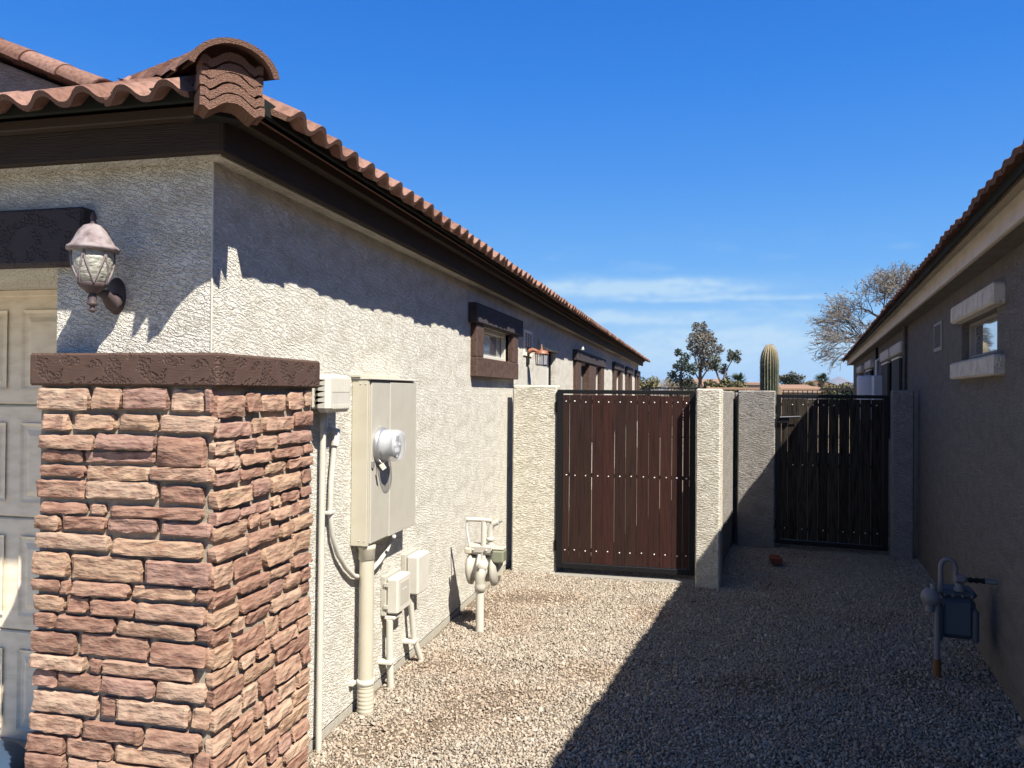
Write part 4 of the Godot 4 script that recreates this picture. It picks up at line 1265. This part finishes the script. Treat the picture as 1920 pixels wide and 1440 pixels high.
# ---------------------------------------------------------------- ground
func ground() -> void:
	var s := mb()
	quad(s, Vector3(-4500, -0.06, 400), Vector3(4500, -0.06, 400), Vector3(4500, -0.06, -4600), Vector3(-4500, -0.06, -4600))
	var o := part("ground", s, M.desert)
	tag(o, "tan desert ground reaching to the horizon", "", "", "structure")
	s = mb()
	# the yard's earth, gently uneven
	var n := noise(0.7, 3, 31)
	var nx := 60; var nz := 110
	var f := func(i: int, j: int) -> Vector3:
		var x := -2.6 + 5.6 * i / nx; var z := 1.0 - 24.0 * j / nz
		return Vector3(x, -0.012 + n.get_noise_2d(x * 2, z * 2) * 0.014, z)
	for j in nz:
		for i in nx:
			quad(s, f.call(i, j), f.call(i + 1, j), f.call(i + 1, j + 1), f.call(i, j + 1), 1)
	o = part("yard_earth", s, M.earth)
	tag(o, "red-brown earth under the gravel of the side yard", "", "", "structure")
	s = mb()
	box(s, Vector3(-9, -0.2, -3.0), Vector3(-2.31, 0.002, 6.0))
	box(s, Vector3(-2.31, -0.2, -2.30), Vector3(-1.75, 0.002, 6.0))
	o = part("driveway", s, M.concrete)
	tag(o, "concrete driveway in front of the garage door", "", "", "structure")
	# gravel: angular chips, a few centimetres, thinner over a few patches of earth
	var ch := mb()
	var pts := []
	var r2 := RandomNumberGenerator.new(); r2.seed = 5
	var ring := [[0.0, -0.7, 1], [0.85, -0.35, 5], [0.95, 0.2, 6], [0.55, 0.62, 4]]
	var rows := []
	for q in ring:
		var row := []
		for k in q[2]:
			var a: float = TAU * k / q[2] + r2.randf_range(-0.25, 0.25)
			row.append(Vector3(cos(a) * q[0], q[1], sin(a) * q[0]) * r2.randf_range(0.85, 1.15))
		rows.append(row)
	pts.clear()
	for k in 5: tri(ch, rows[0][0], rows[1][k], rows[1][(k + 1) % 5])
	for k in 6:
		var a: Vector3 = rows[2][k]; var b: Vector3 = rows[2][(k + 1) % 6]
		var c: Vector3 = rows[1][mini(k, 4)]; var d: Vector3 = rows[1][(k + 1) % 5 if k < 5 else 0]
		if k < 5: quad(ch, c, a, b, d)
		else: tri(ch, rows[1][0], a, b)
		var e: Vector3 = rows[3][(k * 4) / 6]; var g: Vector3 = rows[3][((k + 1) * 4 / 6) % 4]
		tri(ch, a, e, b)
		if e != g: tri(ch, b, e, g)
	tri(ch, rows[3][0], rows[3][2], rows[3][1]); tri(ch, rows[3][0], rows[3][3], rows[3][2])
	var mesh := done(ch)
	mesh.surface_set_material(0, M.vcol)
	var pal := [[0.35, 0.305, 0.248], [0.38, 0.337, 0.28], [0.325, 0.278, 0.222], [0.35, 0.292, 0.24], [0.33, 0.298, 0.252], [0.41, 0.372, 0.315], [0.34, 0.29, 0.232], [0.295, 0.25, 0.2]]
	var patch := noise(0.9, 2, 33)
	var buf := PackedFloat32Array()
	var count := 0
	r2.seed = 77
	var cell := 0.0126
	var z := 0.3
	while z > -10.2:
		z -= cell
		var wallx := 1.583 - (z + 4.371) * 0.1375 - 0.004
		var x := XW + 0.004
		while x < wallx:
			x += cell
			var px := x + r2.randf_range(-0.6, 0.6) * cell
			var pz := z + r2.randf_range(-0.6, 0.6) * cell
			if px > -0.0 and pz < -9.6: continue
			if px < 0.05 and pz < -7.4: continue
			if px < -1.56 and pz > -3.08: continue
			if px < -1.74: continue
			if pz > -2.3 and px < -1.0: continue
			var pv := patch.get_noise_2d(px, pz)
			if pv > 0.30 and r2.randf() < (pv - 0.30) * 1.6: continue
			if r2.randf() < 0.06: continue
			var sc := r2.randf_range(0.0040, 0.0083) * (1.6 if r2.randf() < 0.05 else 1.0)
			var b := Basis(Vector3(r2.randf_range(-1, 1), r2.randf_range(-1, 1), r2.randf_range(-1, 1)).normalized(), r2.randf() * TAU)
			b = b.scaled_local(Vector3(sc * r2.randf_range(0.8, 1.35), sc * r2.randf_range(0.55, 0.95), sc * r2.randf_range(0.8, 1.2)))
			var y := -0.012 + n.get_noise_2d(px * 2, pz * 2) * 0.014 + sc * r2.randf_range(0.25, 0.9)
			var c: Array = pal[r2.randi() % 8]
			var v := r2.randf_range(0.82, 1.12)
			var bare := clampf((pv - 0.08) * 0.6, 0.0, 0.15)
			buf.append_array(PackedFloat32Array([b.x.x, b.y.x, b.z.x, px, b.x.y, b.y.y, b.z.y, y, b.x.z, b.y.z, b.z.z, pz, c[0] * v, c[1] * v * (1 - bare * 0.35), c[2] * v * (1 - bare * 0.6), 1.0]))
			count += 1
	var mm := MultiMesh.new()
	mm.transform_format = MultiMesh.TRANSFORM_3D
	mm.use_colors = true
	mm.mesh = mesh
	mm.instance_count = count
	mm.buffer = buf
	var mi := MultiMeshInstance3D.new()
	mi.multimesh = mm
	mi.name = "gravel"
	add_child(mi)
	tag(mi, "tan and pinkish crushed gravel covering the side yard", "gravel", "", "stuff")

# ---------------------------------------------------------------- beyond the gates
func leaves(v: PackedVector3Array, nr: PackedVector3Array, col: PackedColorArray, c: Vector3, r: Vector3, n: int, size: float, cols: Array, long := 1.8) -> void:
	for k in n:
		var d := Vector3(rng.randfn(), rng.randfn(), rng.randfn()).normalized()
		var q := pow(rng.randf(), 0.45)
		var p := c + Vector3(d.x * r.x, d.y * r.y, d.z * r.z) * q
		var a := Vector3(rng.randf_range(-1, 1), rng.randf_range(-1, 0.4), rng.randf_range(-1, 1)).normalized()
		var b := a.cross(Vector3(rng.randfn(), rng.randfn(), rng.randfn())).normalized()
		var w := size * rng.randf_range(0.6, 1.3)
		var nn := a.cross(b)
		var cc: Array = cols[rng.randi() % cols.size()]
		var m := rng.randf_range(0.75, 1.2)
		var color := Color(cc[0] * m, cc[1] * m, cc[2] * m)
		var p0 := p - a * w * long * 0.5; var p1 := p + b * w * 0.5; var p2 := p + a * w * long * 0.5; var p3 := p - b * w * 0.5
		for t in [p0, p1, p2, p0, p2, p3]:
			v.append(t); nr.append(nn); col.append(color)

func leaf_mesh(v: PackedVector3Array, nr: PackedVector3Array, col: PackedColorArray) -> ArrayMesh:
	var a := []
	a.resize(Mesh.ARRAY_MAX)
	a[Mesh.ARRAY_VERTEX] = v; a[Mesh.ARRAY_NORMAL] = nr; a[Mesh.ARRAY_COLOR] = col
	var m := ArrayMesh.new()
	m.add_surface_from_arrays(Mesh.PRIMITIVE_TRIANGLES, a)
	return m

func crown(t: Node3D, clumps: Array, per: float, size: float, cols: Array) -> void:
	# clumps: [x, y, z, rx, ry]
	var v := PackedVector3Array(); var nr := PackedVector3Array(); var col := PackedColorArray()
	for q in clumps:
		leaves(v, nr, col, Vector3(q[0], q[1], q[2]), Vector3(q[3], q[4], q[3]), int(per * q[3] * q[4]), size, cols)
	part("crown", leaf_mesh(v, nr, col), M.leaf, t)

func limb(s: SurfaceTool, a: Vector3, b: Vector3, r0: float, r1: float, n := 6) -> void:
	var m := a.lerp(b, 0.5) + Vector3(rng.randf_range(-1, 1), rng.randf_range(-0.4, 0.4), rng.randf_range(-1, 1)) * a.distance_to(b) * 0.07
	tube(s, [a, m, b], [r0, (r0 + r1) / 2, r1], n, false)

func branch(s: SurfaceTool, tips: Array, p: Vector3, d: Vector3, len: float, r: float, level: int) -> void:
	var q := p + d * len
	var mid := p.lerp(q, 0.5) + Vector3(rng.randfn(), rng.randfn(), rng.randfn()) * len * 0.06
	tube(s, [p, mid, q], [maxf(r, 0.009), maxf(r * 0.85, 0.008), maxf(r * 0.68, 0.007)], 5 if level > 3 else 3, false)
	if level == 0:
		tips.append([q, d])
		return
	var kids := 3 if level > 1 and rng.randf() < 0.9 else 2
	if level <= 2: kids = 3
	for k in kids:
		var ax := d.cross(Vector3(rng.randfn(), rng.randfn(), rng.randfn())).normalized()
		var dd := d.rotated(ax, rng.randf_range(0.25, 0.75)) + Vector3(0, 0.06 if level > 3 else -0.05, 0)
		branch(s, tips, p.lerp(q, 1.0 if k == 0 else rng.randf_range(0.5, 1.0)), dd.normalized(), len * rng.randf_range(0.66, 0.86), r * (0.66 if k == 0 else 0.55), level - 1)

func far_things() -> void:
	var green := [[0.075, 0.085, 0.05], [0.10, 0.11, 0.07], [0.06, 0.07, 0.045], [0.13, 0.125, 0.085]]
	var dark := [[0.04, 0.055, 0.035], [0.06, 0.075, 0.045], [0.05, 0.06, 0.05]]
	var grey_green := [[0.14, 0.13, 0.10], [0.17, 0.155, 0.125], [0.10, 0.095, 0.075], [0.20, 0.185, 0.15]]
	var olive := [[0.14, 0.13, 0.06], [0.11, 0.11, 0.06], [0.17, 0.15, 0.08]]
	# saguaro
	var sg := thing("saguaro", "thick upright saguaro cactus without arms rising behind the grey post", "cactus", Vector3(1.457, 0, -16.77))
	var v := PackedVector3Array(); var nr := PackedVector3Array(); var col := PackedColorArray()
	var ribs := 20; var na := ribs * 6; var nh := 44
	var top := 2.60
	var f := func(i: int, j: int) -> Vector3:
		var y := top * j / nh if j < 30 else lerpf(top * 30 / nh, top, sin((j - 30) / float(nh - 30) * PI / 2))
		var t := clampf((y - (top - 0.42)) / 0.42, 0, 1)
		var R := 0.186 * sqrt(maxf(0.0, 1 - pow(t, 2.3))) * (1.0 - 0.05 * (1 - y / top))
		var ph := float(i % 6) / 6
		var crest := absf(ph - 0.5) * 2        # 1 on the rib, 0 in the groove
		var a := TAU * i / na + sin(y * 3.0) * 0.02
		return Vector3(cos(a) * R * (0.82 + 0.18 * pow(crest, 0.8)), y, sin(a) * R * (0.82 + 0.18 * pow(crest, 0.8)))
	var fc := func(i: int, j: int) -> Color:
		var crest := absf(float(i % 6) / 6 - 0.5) * 2
		var tt := clampf((j - 33.0) / 9.0, 0, 1)
		var c := Color(0.055, 0.07, 0.044).lerp(Color(0.21, 0.205, 0.155), 1.0 if crest > 0.9 else 0.0)
		return c.lerp(Color(0.42, 0.35, 0.22), tt * 0.8)
	for j in nh:
		for i in na:
			var a: Vector3 = f.call(i, j); var b: Vector3 = f.call(i + 1, j); var c: Vector3 = f.call(i + 1, j + 1); var d: Vector3 = f.call(i, j + 1)
			var n1 := (d - a).cross(b - a).normalized()
			if n1.length() < 0.5: n1 = Vector3.UP
			for q in [[a, i, j], [b, i + 1, j], [c, i + 1, j + 1], [a, i, j], [c, i + 1, j + 1], [d, i, j + 1]]:
				v.append(q[0]); nr.append(n1); col.append(fc.call(q[1], q[2]))
	part("stem", leaf_mesh(v, nr, col), M.vcol, sg)
	v = PackedVector3Array(); nr = PackedVector3Array(); col = PackedColorArray()
	for i in ribs:
		for j in 60:
			var y := top * (j + 0.5) / 60
			var t := clampf((y - (top - 0.42)) / 0.42, 0, 1)
			var R := 0.188 * sqrt(maxf(0.0, 1 - pow(t, 2.3)))
			var a := TAU * i / ribs + sin(y * 3.0) * 0.02
			leaves(v, nr, col, Vector3(cos(a) * R, y, sin(a) * R), Vector3(0.012, 0.02, 0.012), 3, 0.006, [[0.24, 0.23, 0.175], [0.19, 0.18, 0.135]], 5.0)
	leaves(v, nr, col, Vector3(0, top - 0.03, 0), Vector3(0.10, 0.05, 0.10), 350, 0.006, [[0.5, 0.43, 0.3]], 6.0)
	part("spines", leaf_mesh(v, nr, col), M.leaf, sg)
	# eucalyptus group
	var k := 0.0408
	var conv := func(px: float, py: float, ox: float) -> Array: return [(px - ox) * k, 1.6 + (737 - py) * k]
	var e1 := thing("eucalyptus_tree", "tall grey-green tree with an open crown, the tallest of the group behind the gate", "tree", Vector3(0.40, 0, -61.7), 0, "trees beyond the yard")
	var cl := []
	for q in [[1318, 612, 8], [1304, 613, 8], [1311, 626, 15], [1326, 628, 12], [1299, 638, 12], [1320, 645, 19], [1336, 640, 8], [1345, 655, 11], [1305, 660, 12], [1326, 668, 15], [1314, 684, 13], [1330, 688, 9], [1294, 652, 7]]:
		var p: Array = conv.call(q[0], q[1], 1315)
		cl.append([p[0], p[1], rng.randf_range(-0.8, 0.8), q[2] * k * 1.05, q[2] * k * 1.1])
	crown(e1, cl, 980, 0.105, grey_green)
	var s := mb()
	limb(s, Vector3(0, -0.1, 0), Vector3(-0.1, 3.2, 0), 0.2, 0.14)
	limb(s, Vector3(-0.1, 3.2, 0), Vector3(0.05, 5.6, 0.1), 0.14, 0.06)
	for q in [[-0.6, 4.6], [0.8, 4.6], [-0.4, 5.6], [0.5, 5.9], [0.9, 3.9], [-0.7, 3.7]]: limb(s, Vector3(-0.05, q[1] - 1.3, 0), Vector3(q[0], q[1], rng.randf_range(-0.5, 0.5)), 0.07, 0.03, 5)
	part("trunk", s, M.bark, e1)
	var e2 := thing("eucalyptus_tree", "dark bushy tree with foliage down to the ground, left of the tallest tree", "tree", Vector3(-1.1, 0, -58.5), 0, "trees beyond the yard")
	cl = []
	for q in [[1277, 664, 8], [1288, 674, 10], [1284, 690, 14], [1299, 696, 12], [1268, 706, 10], [1262, 718, 9], [1281, 713, 11], [1297, 716, 9], [1273, 722, 10], [1290, 724, 9], [1272, 690, 6]]:
		var p: Array = conv.call(q[0], q[1], 1281)
		cl.append([p[0], p[1], rng.randf_range(-0.6, 0.6), q[2] * k, q[2] * k])
	crown(e2, cl, 1000, 0.11, dark)
	s = mb()
	limb(s, Vector3(0, -0.1, 0), Vector3(0.1, 3.6, 0), 0.16, 0.06)
	part("trunk", s, M.bark, e2)
	var e3 := thing("eucalyptus_tree", "forked tree with separate tufts of foliage, right of the tallest tree", "tree", Vector3(1.75, 0, -60.2), 0, "trees beyond the yard")
	cl = []
	for q in [[1341, 678, 11], [1338, 688, 8], [1345, 692, 8], [1356, 696, 8], [1357, 688, 6], [1372, 668, 9], [1378, 676, 8], [1366, 674, 7], [1366, 662, 6], [1362, 708, 6], [1380, 664, 6]]:
		var p: Array = conv.call(q[0], q[1], 1349)
		cl.append([p[0], p[1], rng.randf_range(-0.5, 0.5), q[2] * k, q[2] * k * 1.05])
	crown(e3, cl, 1000, 0.10, green)
	s = mb()
	limb(s, Vector3(0.05, -0.1, 0), Vector3(0.1, 2.4, 0), 0.17, 0.12)
	limb(s, Vector3(0.1, 2.3, 0), Vector3(-0.4, 3.6, 0), 0.1, 0.05)
	limb(s, Vector3(0.1, 2.3, 0), Vector3(0.35, 3.1, 0), 0.1, 0.06)
	limb(s, Vector3(0.35, 3.1, 0), Vector3(0.85, 4.1, 0), 0.06, 0.03)
	limb(s, Vector3(0.35, 3.1, 0), Vector3(0.3, 3.6, 0), 0.05, 0.03)
	part("trunk", s, M.bark, e3)
	# bare mesquite behind the right house
	var mq := thing("mesquite_tree", "bare spreading mesquite tree behind the right house's roof", "tree", Vector3(7.9, 0, -30.8))
	s = mb()
	var tips := []
	rng.seed = 42
	limb(s, Vector3(0, -0.1, 0), Vector3(0, 2.8, 0), 0.24, 0.17, 8)
	var twigs := mb()
	for d in [Vector3(-0.85, 0.6, 0.15), Vector3(-0.45, 0.95, -0.3), Vector3(-1.0, 0.25, -0.2), Vector3(0.1, 1.0, 0.25), Vector3(0.65, 0.8, -0.2), Vector3(-0.25, 0.9, 0.5), Vector3(-0.8, 0.4, 0.5), Vector3(0.9, 0.4, 0.3)]:
		branch(twigs, tips, Vector3(0, 2.75, 0), (d as Vector3).normalized(), 1.22, 0.08, 6)
	part("trunk", s, M.bark, mq)
	part("branches", twigs, M.twig, mq)
	v = PackedVector3Array(); nr = PackedVector3Array(); col = PackedColorArray()
	for q in tips:
		if rng.randf() < 0.5: leaves(v, nr, col, q[0], Vector3(0.1, 0.1, 0.1), 1, 0.035, [[0.16, 0.14, 0.09], [0.22, 0.19, 0.15]], 3.0)
	part("seed_pods", leaf_mesh(v, nr, col), M.leaf, mq)
	# fan palms
	for q in [[3.135, -62.4, 2.95, "fan palm with a skirt of dead fronds, between the trees and the cactus"], [10.9, -74.5, 3.25, "distant fan palm by the far gabled house"]]:
		var p := thing("palm_tree", q[3], "palm tree", Vector3(q[0], 0, q[1]), 0, "far fan palms")
		s = mb()
		tube(s, [Vector3(0, -0.1, 0), Vector3(0.03, q[2] * 0.5, 0), Vector3(0, q[2] - 0.5, 0)], [0.2, 0.15, 0.15], 8)
		part("trunk", s, M.bark_pale, p)
		v = PackedVector3Array(); nr = PackedVector3Array(); col = PackedColorArray()
		for i in 34:
			var a := rng.randf() * TAU
			var el := rng.randf_range(-0.2, 1.3)
			var d := Vector3(cos(a) * cos(el), sin(el), sin(a) * cos(el))
			for m in 9:
				var dd := (d + Vector3(rng.randfn(), rng.randfn(), rng.randfn()) * 0.22).normalized()
				var b := dd.cross(Vector3(0.3, 1, 0.2)).normalized() * 0.05
				var o := Vector3(0, q[2] - 0.45, 0) + d * 0.25
				for t in [o - b, o + b, o + dd * 0.65 + Vector3(0, -0.1, 0)]:
					v.append(t); nr.append(dd.cross(b).normalized()); col.append(Color(0.06, 0.085, 0.035))
		part("fronds", leaf_mesh(v, nr, col), M.leaf, p)
		v = PackedVector3Array(); nr = PackedVector3Array(); col = PackedColorArray()
		leaves(v, nr, col, Vector3(0, q[2] - 0.85, 0), Vector3(0.36, 0.42, 0.36), 160, 0.07, [[0.22, 0.18, 0.10], [0.28, 0.23, 0.14]], 4.0)
		part("dead_skirt", leaf_mesh(v, nr, col), M.leaf, p)
	# shrubs and lesser trees along the horizon
	var sh := [
		[-2.05, -33.0, 2.3, 0.7, "palo_verde", "yellow-green feathery tree at the far end of the left house", olive],
		[-0.9, -40.0, 1.9, 1.0, "bare_shrub", "low greyish shrub right of the yellow-green tree, left of the dark tree", grey_green],
		[1.5, -52.0, 2.5, 1.0, "shrub", "olive shrub at the foot of the forked tree", olive],
		[2.5, -54.0, 2.35, 0.9, "shrub", "olive shrub under the fan palm beside the forked tree", olive],
		[7.0, -84.0, 3.0, 1.0, "far_tree", "small grey tree peeping out left of the cactus", grey_green],
		[9.4, -84.0, 3.9, 1.4, "far_tree", "round grey-green tree right of the cactus", green],
		[10.5, -84.0, 2.9, 1.2, "far_tree", "olive tree joined to the right side of the round grey-green tree", olive],
		[11.4, -68.0, 2.35, 1.5, "shrub", "wide olive shrub left of the far gabled house", olive],
		[10.6, -60.0, 2.05, 1.1, "shrub", "green hedge shrub in front of the far gabled house", dark],
		[11.9, -62.0, 2.1, 1.2, "shrub", "green hedge shrub at the right end of the far gabled house", green],
		[15.0, -84.0, 2.7, 1.4, "far_tree", "thin bare shrub tree beside the right house's far corner", grey_green],
		[-0.2, -90.0, 2.9, 2.0, "far_tree", "far row of green trees behind the tallest tree's trunk", dark]]
	for q in sh:
		var t := thing(q[4], q[5], "shrub" if q[4].contains("shrub") else "tree", Vector3(q[0], 0, q[1]), 0, "greenery along the horizon")
		cl = []
		for i in 9: cl.append([rng.randf_range(-0.7, 0.7) * q[3], q[2] - q[3] * rng.randf_range(0.25, 0.75), rng.randf_range(-0.4, 0.4) * q[3], q[3] * 0.42, q[3] * 0.36])
		for i in 5: cl.append([rng.randf_range(-0.7, 0.7) * q[3], rng.randf_range(0.3, q[2] * 0.6), 0.0, q[3] * 0.5, q[2] * 0.25])
		crown(t, cl, 1000 / maxf(q[3], 0.8), 0.07 if absf(q[1]) < 45 else 0.12, q[6])
		s = mb()
		for i in 4: limb(s, Vector3(0, -0.1, 0), Vector3(rng.randf_range(-0.6, 0.6) * q[3], q[2] * 0.8, rng.randf_range(-0.3, 0.3)), 0.05, 0.015, 5)
		part("stems", s, M.bark, t)
	var bt := thing("bare_tree", "small bare tree past the far end of the left house's eaves", "tree", Vector3(-1.35, 0, -35.0))
	s = mb(); tips = []
	for d in [Vector3(-0.5, 1, 0), Vector3(0.5, 1, 0.1), Vector3(0.1, 1, -0.4), Vector3(0.9, 0.7, 0)]: branch(s, tips, Vector3(0, 0.8, 0), (d as Vector3).normalized(), 0.52, 0.035, 4)
	limb(s, Vector3(0, -0.1, 0), Vector3(0, 0.85, 0), 0.08, 0.06)
	part("branches", s, M.bark_pale, bt)
	far_houses()
	fences()
	# hills on the horizon
	var hn := noise(0.0016, 4, 51)
	s = mb()
	var n := 160
	for i in n:
		var a0 := lerpf(-0.75, 0.95, float(i) / n); var a1 := lerpf(-0.75, 0.95, float(i + 1) / n)
		var g := func(a: float, up: bool) -> Vector3:
			var hgt := 26.0 + 60.0 * maxf(0.0, hn.get_noise_1d(a * 2200.0)) + 38.0 * exp(-pow((a - 0.165) / 0.012, 2)) + 22.0 * exp(-pow((a - 0.07) / 0.02, 2))
			return Vector3(sin(a) * (4100 if up else 3600), hgt if up else -1.0, -cos(a) * (4100 if up else 3600))
		quad(s, g.call(a0, false), g.call(a1, false), g.call(a1, true), g.call(a0, true), 1)
		var b0: Vector3 = g.call(a0, true); var b1: Vector3 = g.call(a1, true)
		quad(s, b0, b1, Vector3(b1.x * 1.06, -1, b1.z * 1.06), Vector3(b0.x * 1.06, -1, b0.z * 1.06), 1)
	tag(part("hills", s, mat(lin(0.17, 0.15, 0.14), 1.0, 0.1)), "blue far-off hills on the horizon", "", "", "structure")

func far_houses() -> void:
	# x, z of the middle, width, eaves height, ridge height, gable to the front?, label
	for q in [[6.6, -118.0, 7.0, 3.05, 3.3, false, "tan far house with a small dark window, between the palm and the cactus"], [0.9, -128.0, 9.0, 2.6, 3.9, false, "far house with a pinkish roof behind the forked tree"], [8.3, -72.0, 5.4, 1.9, 2.45, false, "low far house with a red tile roof right of the cactus"], [13.2, -92.0, 5.0, 2.3, 3.15, true, "far cream house with a front gable near the right house"]]:
		var h := thing("far_house", q[6], "house", Vector3(q[0], 0, q[1]), 0, "houses beyond the yards")
		var w: float = q[2] / 2
		part("wall", bx(-w, w, -0.1, q[3], -6, 0), mat(lin(0.36, 0.285, 0.21), 0.95, 0.1), h)
		var s := mb()
		var o := 0.35
		if q[5]:
			for z in [0.36, -6.4]: tri(s, Vector3(-w - o, q[3], z), Vector3(w + o, q[3], z), Vector3(0, q[4], z))
			quad(s, Vector3(-w - o, q[3], 0.4), Vector3(0, q[4] + 0.06, 0.4), Vector3(0, q[4] + 0.06, -6.4), Vector3(-w - o, q[3], -6.4))
			quad(s, Vector3(0, q[4] + 0.06, 0.4), Vector3(w + o, q[3], 0.4), Vector3(w + o, q[3], -6.4), Vector3(0, q[4] + 0.06, -6.4))
			part("gable", bx(-w + 0.4, w - 0.4, q[3], q[3] + 0.35, -0.2, 0.01), mat(lin(0.6, 0.52, 0.40), 0.95, 0.1), h)
		else:
			quad(s, Vector3(-w - o, q[3], o), Vector3(w + o, q[3], o), Vector3(w * 0.6, q[4], -3), Vector3(-w * 0.6, q[4], -3))
			quad(s, Vector3(w + o, q[3], -6.4), Vector3(-w - o, q[3], -6.4), Vector3(-w * 0.6, q[4], -3), Vector3(w * 0.6, q[4], -3))
			tri(s, Vector3(w + o, q[3], o), Vector3(w + o, q[3], -6.4), Vector3(w * 0.6, q[4], -3))
			tri(s, Vector3(-w - o, q[3], -6.4), Vector3(-w - o, q[3], o), Vector3(-w * 0.6, q[4], -3))
			part("eaves", bx(-w - o, w + o, q[3] - 0.16, q[3] - 0.02, -6.3, o - 0.02), mat(lin(0.40, 0.30, 0.23), 0.95, 0.1), h)
		part("roof", s, mat(lin(0.24, 0.155, 0.115), 0.95, 0.1), h)
		for x in [-0.45, 0.4]:
			var wd := part("window", bx(x * w * 1.2 - 0.45, x * w * 1.2 + 0.45, 1.2, 2.0, -0.01, 0.02), M.pane, h)
			part("frame", bx(x * w * 1.2 - 0.5, x * w * 1.2 + 0.5, 1.12, 1.2, -0.01, 0.05), mat(lin(0.55, 0.48, 0.38), 0.9, 0.1), wd)

func fences() -> void:
	var tan_rail := mat(lin(0.42, 0.27, 0.18), 0.8, 0.2)
	var g := thing("rear_fence", "black picket fence with a rusty tan top rail between the cactus and the right house", "fence", Vector3(0.3, 0, -20.55), deg_to_rad(-13.0))
	var L := 3.75
	part("top_rail", bx(0, L, 1.69, 1.745, -0.03, 0.03, 0.006), tan_rail, g)
	part("bottom_rail", bx(0, L, 0.15, 0.19, -0.02, 0.02), M.black, g)
	for k in 34:
		part("picket", bx(0.06 + k * 0.11, 0.078 + k * 0.11, 0.19, 1.69, -0.009, 0.009), M.black, g)
	for x in [0.0, 1.75, 3.45]:
		part("post", bx(x - 0.035, x + 0.035, -0.1, 1.78, -0.036, 0.036, 0.005), tan_rail, g)
	var d := thing("rear_fence", "dark picket fence across the far end of the left yard, seen over the brown gate", "fence", Vector3(-1.75, 0, -26.0))
	part("top_rail", bx(0, 3.4, 1.73, 1.775, -0.02, 0.02), M.black, d)
	part("bottom_rail", bx(0, 3.4, 0.15, 0.19, -0.02, 0.02), M.black, d)
	for k in 30:
		part("picket", bx(0.05 + k * 0.114, 0.066 + k * 0.114, 0.19, 1.73, -0.008, 0.008), M.black, d)

# ---------------------------------------------------------------- the scene
func _ready() -> void:
	rng.seed = 7
	var cam := Camera3D.new()
	cam.name = "camera"
	cam.keep_aspect = Camera3D.KEEP_HEIGHT
	cam.fov = rad_to_deg(2.0 * atan(720.0 / 1470.0))
	cam.near = 0.05
	cam.far = 9000.0
	cam.basis = Basis(Vector3.UP, deg_to_rad(13.208)) * Basis(Vector3.RIGHT, deg_to_rad(0.542)) * Basis(Vector3.BACK, deg_to_rad(0.516))
	cam.position = Vector3(0, 1.6, 0)
	add_child(cam)
	var env := Environment.new()
	env.background_mode = Environment.BG_SKY
	var sky := Sky.new()
	var pano := PanoramaSkyMaterial.new()
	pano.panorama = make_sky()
	sky.sky_material = pano
	env.sky = sky
	env.tonemap_mode = Environment.TONE_MAPPER_LINEAR
	env.tonemap_exposure = 2.2
	env.fog_enabled = true
	env.fog_density = 0.00012
	env.fog_light_color = Color(0.72, 0.84, 1.0)
	env.sdfgi_enabled = true
	env.ssao_enabled = true
	env.ssil_enabled = true
	var we := WorldEnvironment.new()
	we.name = "world_environment"
	we.environment = env
	add_child(we)
	var sun := DirectionalLight3D.new()
	sun.name = "sun"
	sun.light_energy = 1.6
	sun.light_color = Color(1.0, 0.97, 0.92)
	sun.light_angular_distance = 0.5
	sun.shadow_enabled = true
	add_child(sun)
	sun.look_at_from_position(Vector3.ZERO, -Vector3(1.0, 1.59, 0.78), Vector3.UP)
	make_materials()
	ground()
	left_house()
	right_house()
	gates()
	services()
	lanterns()
	litter()
	far_things()
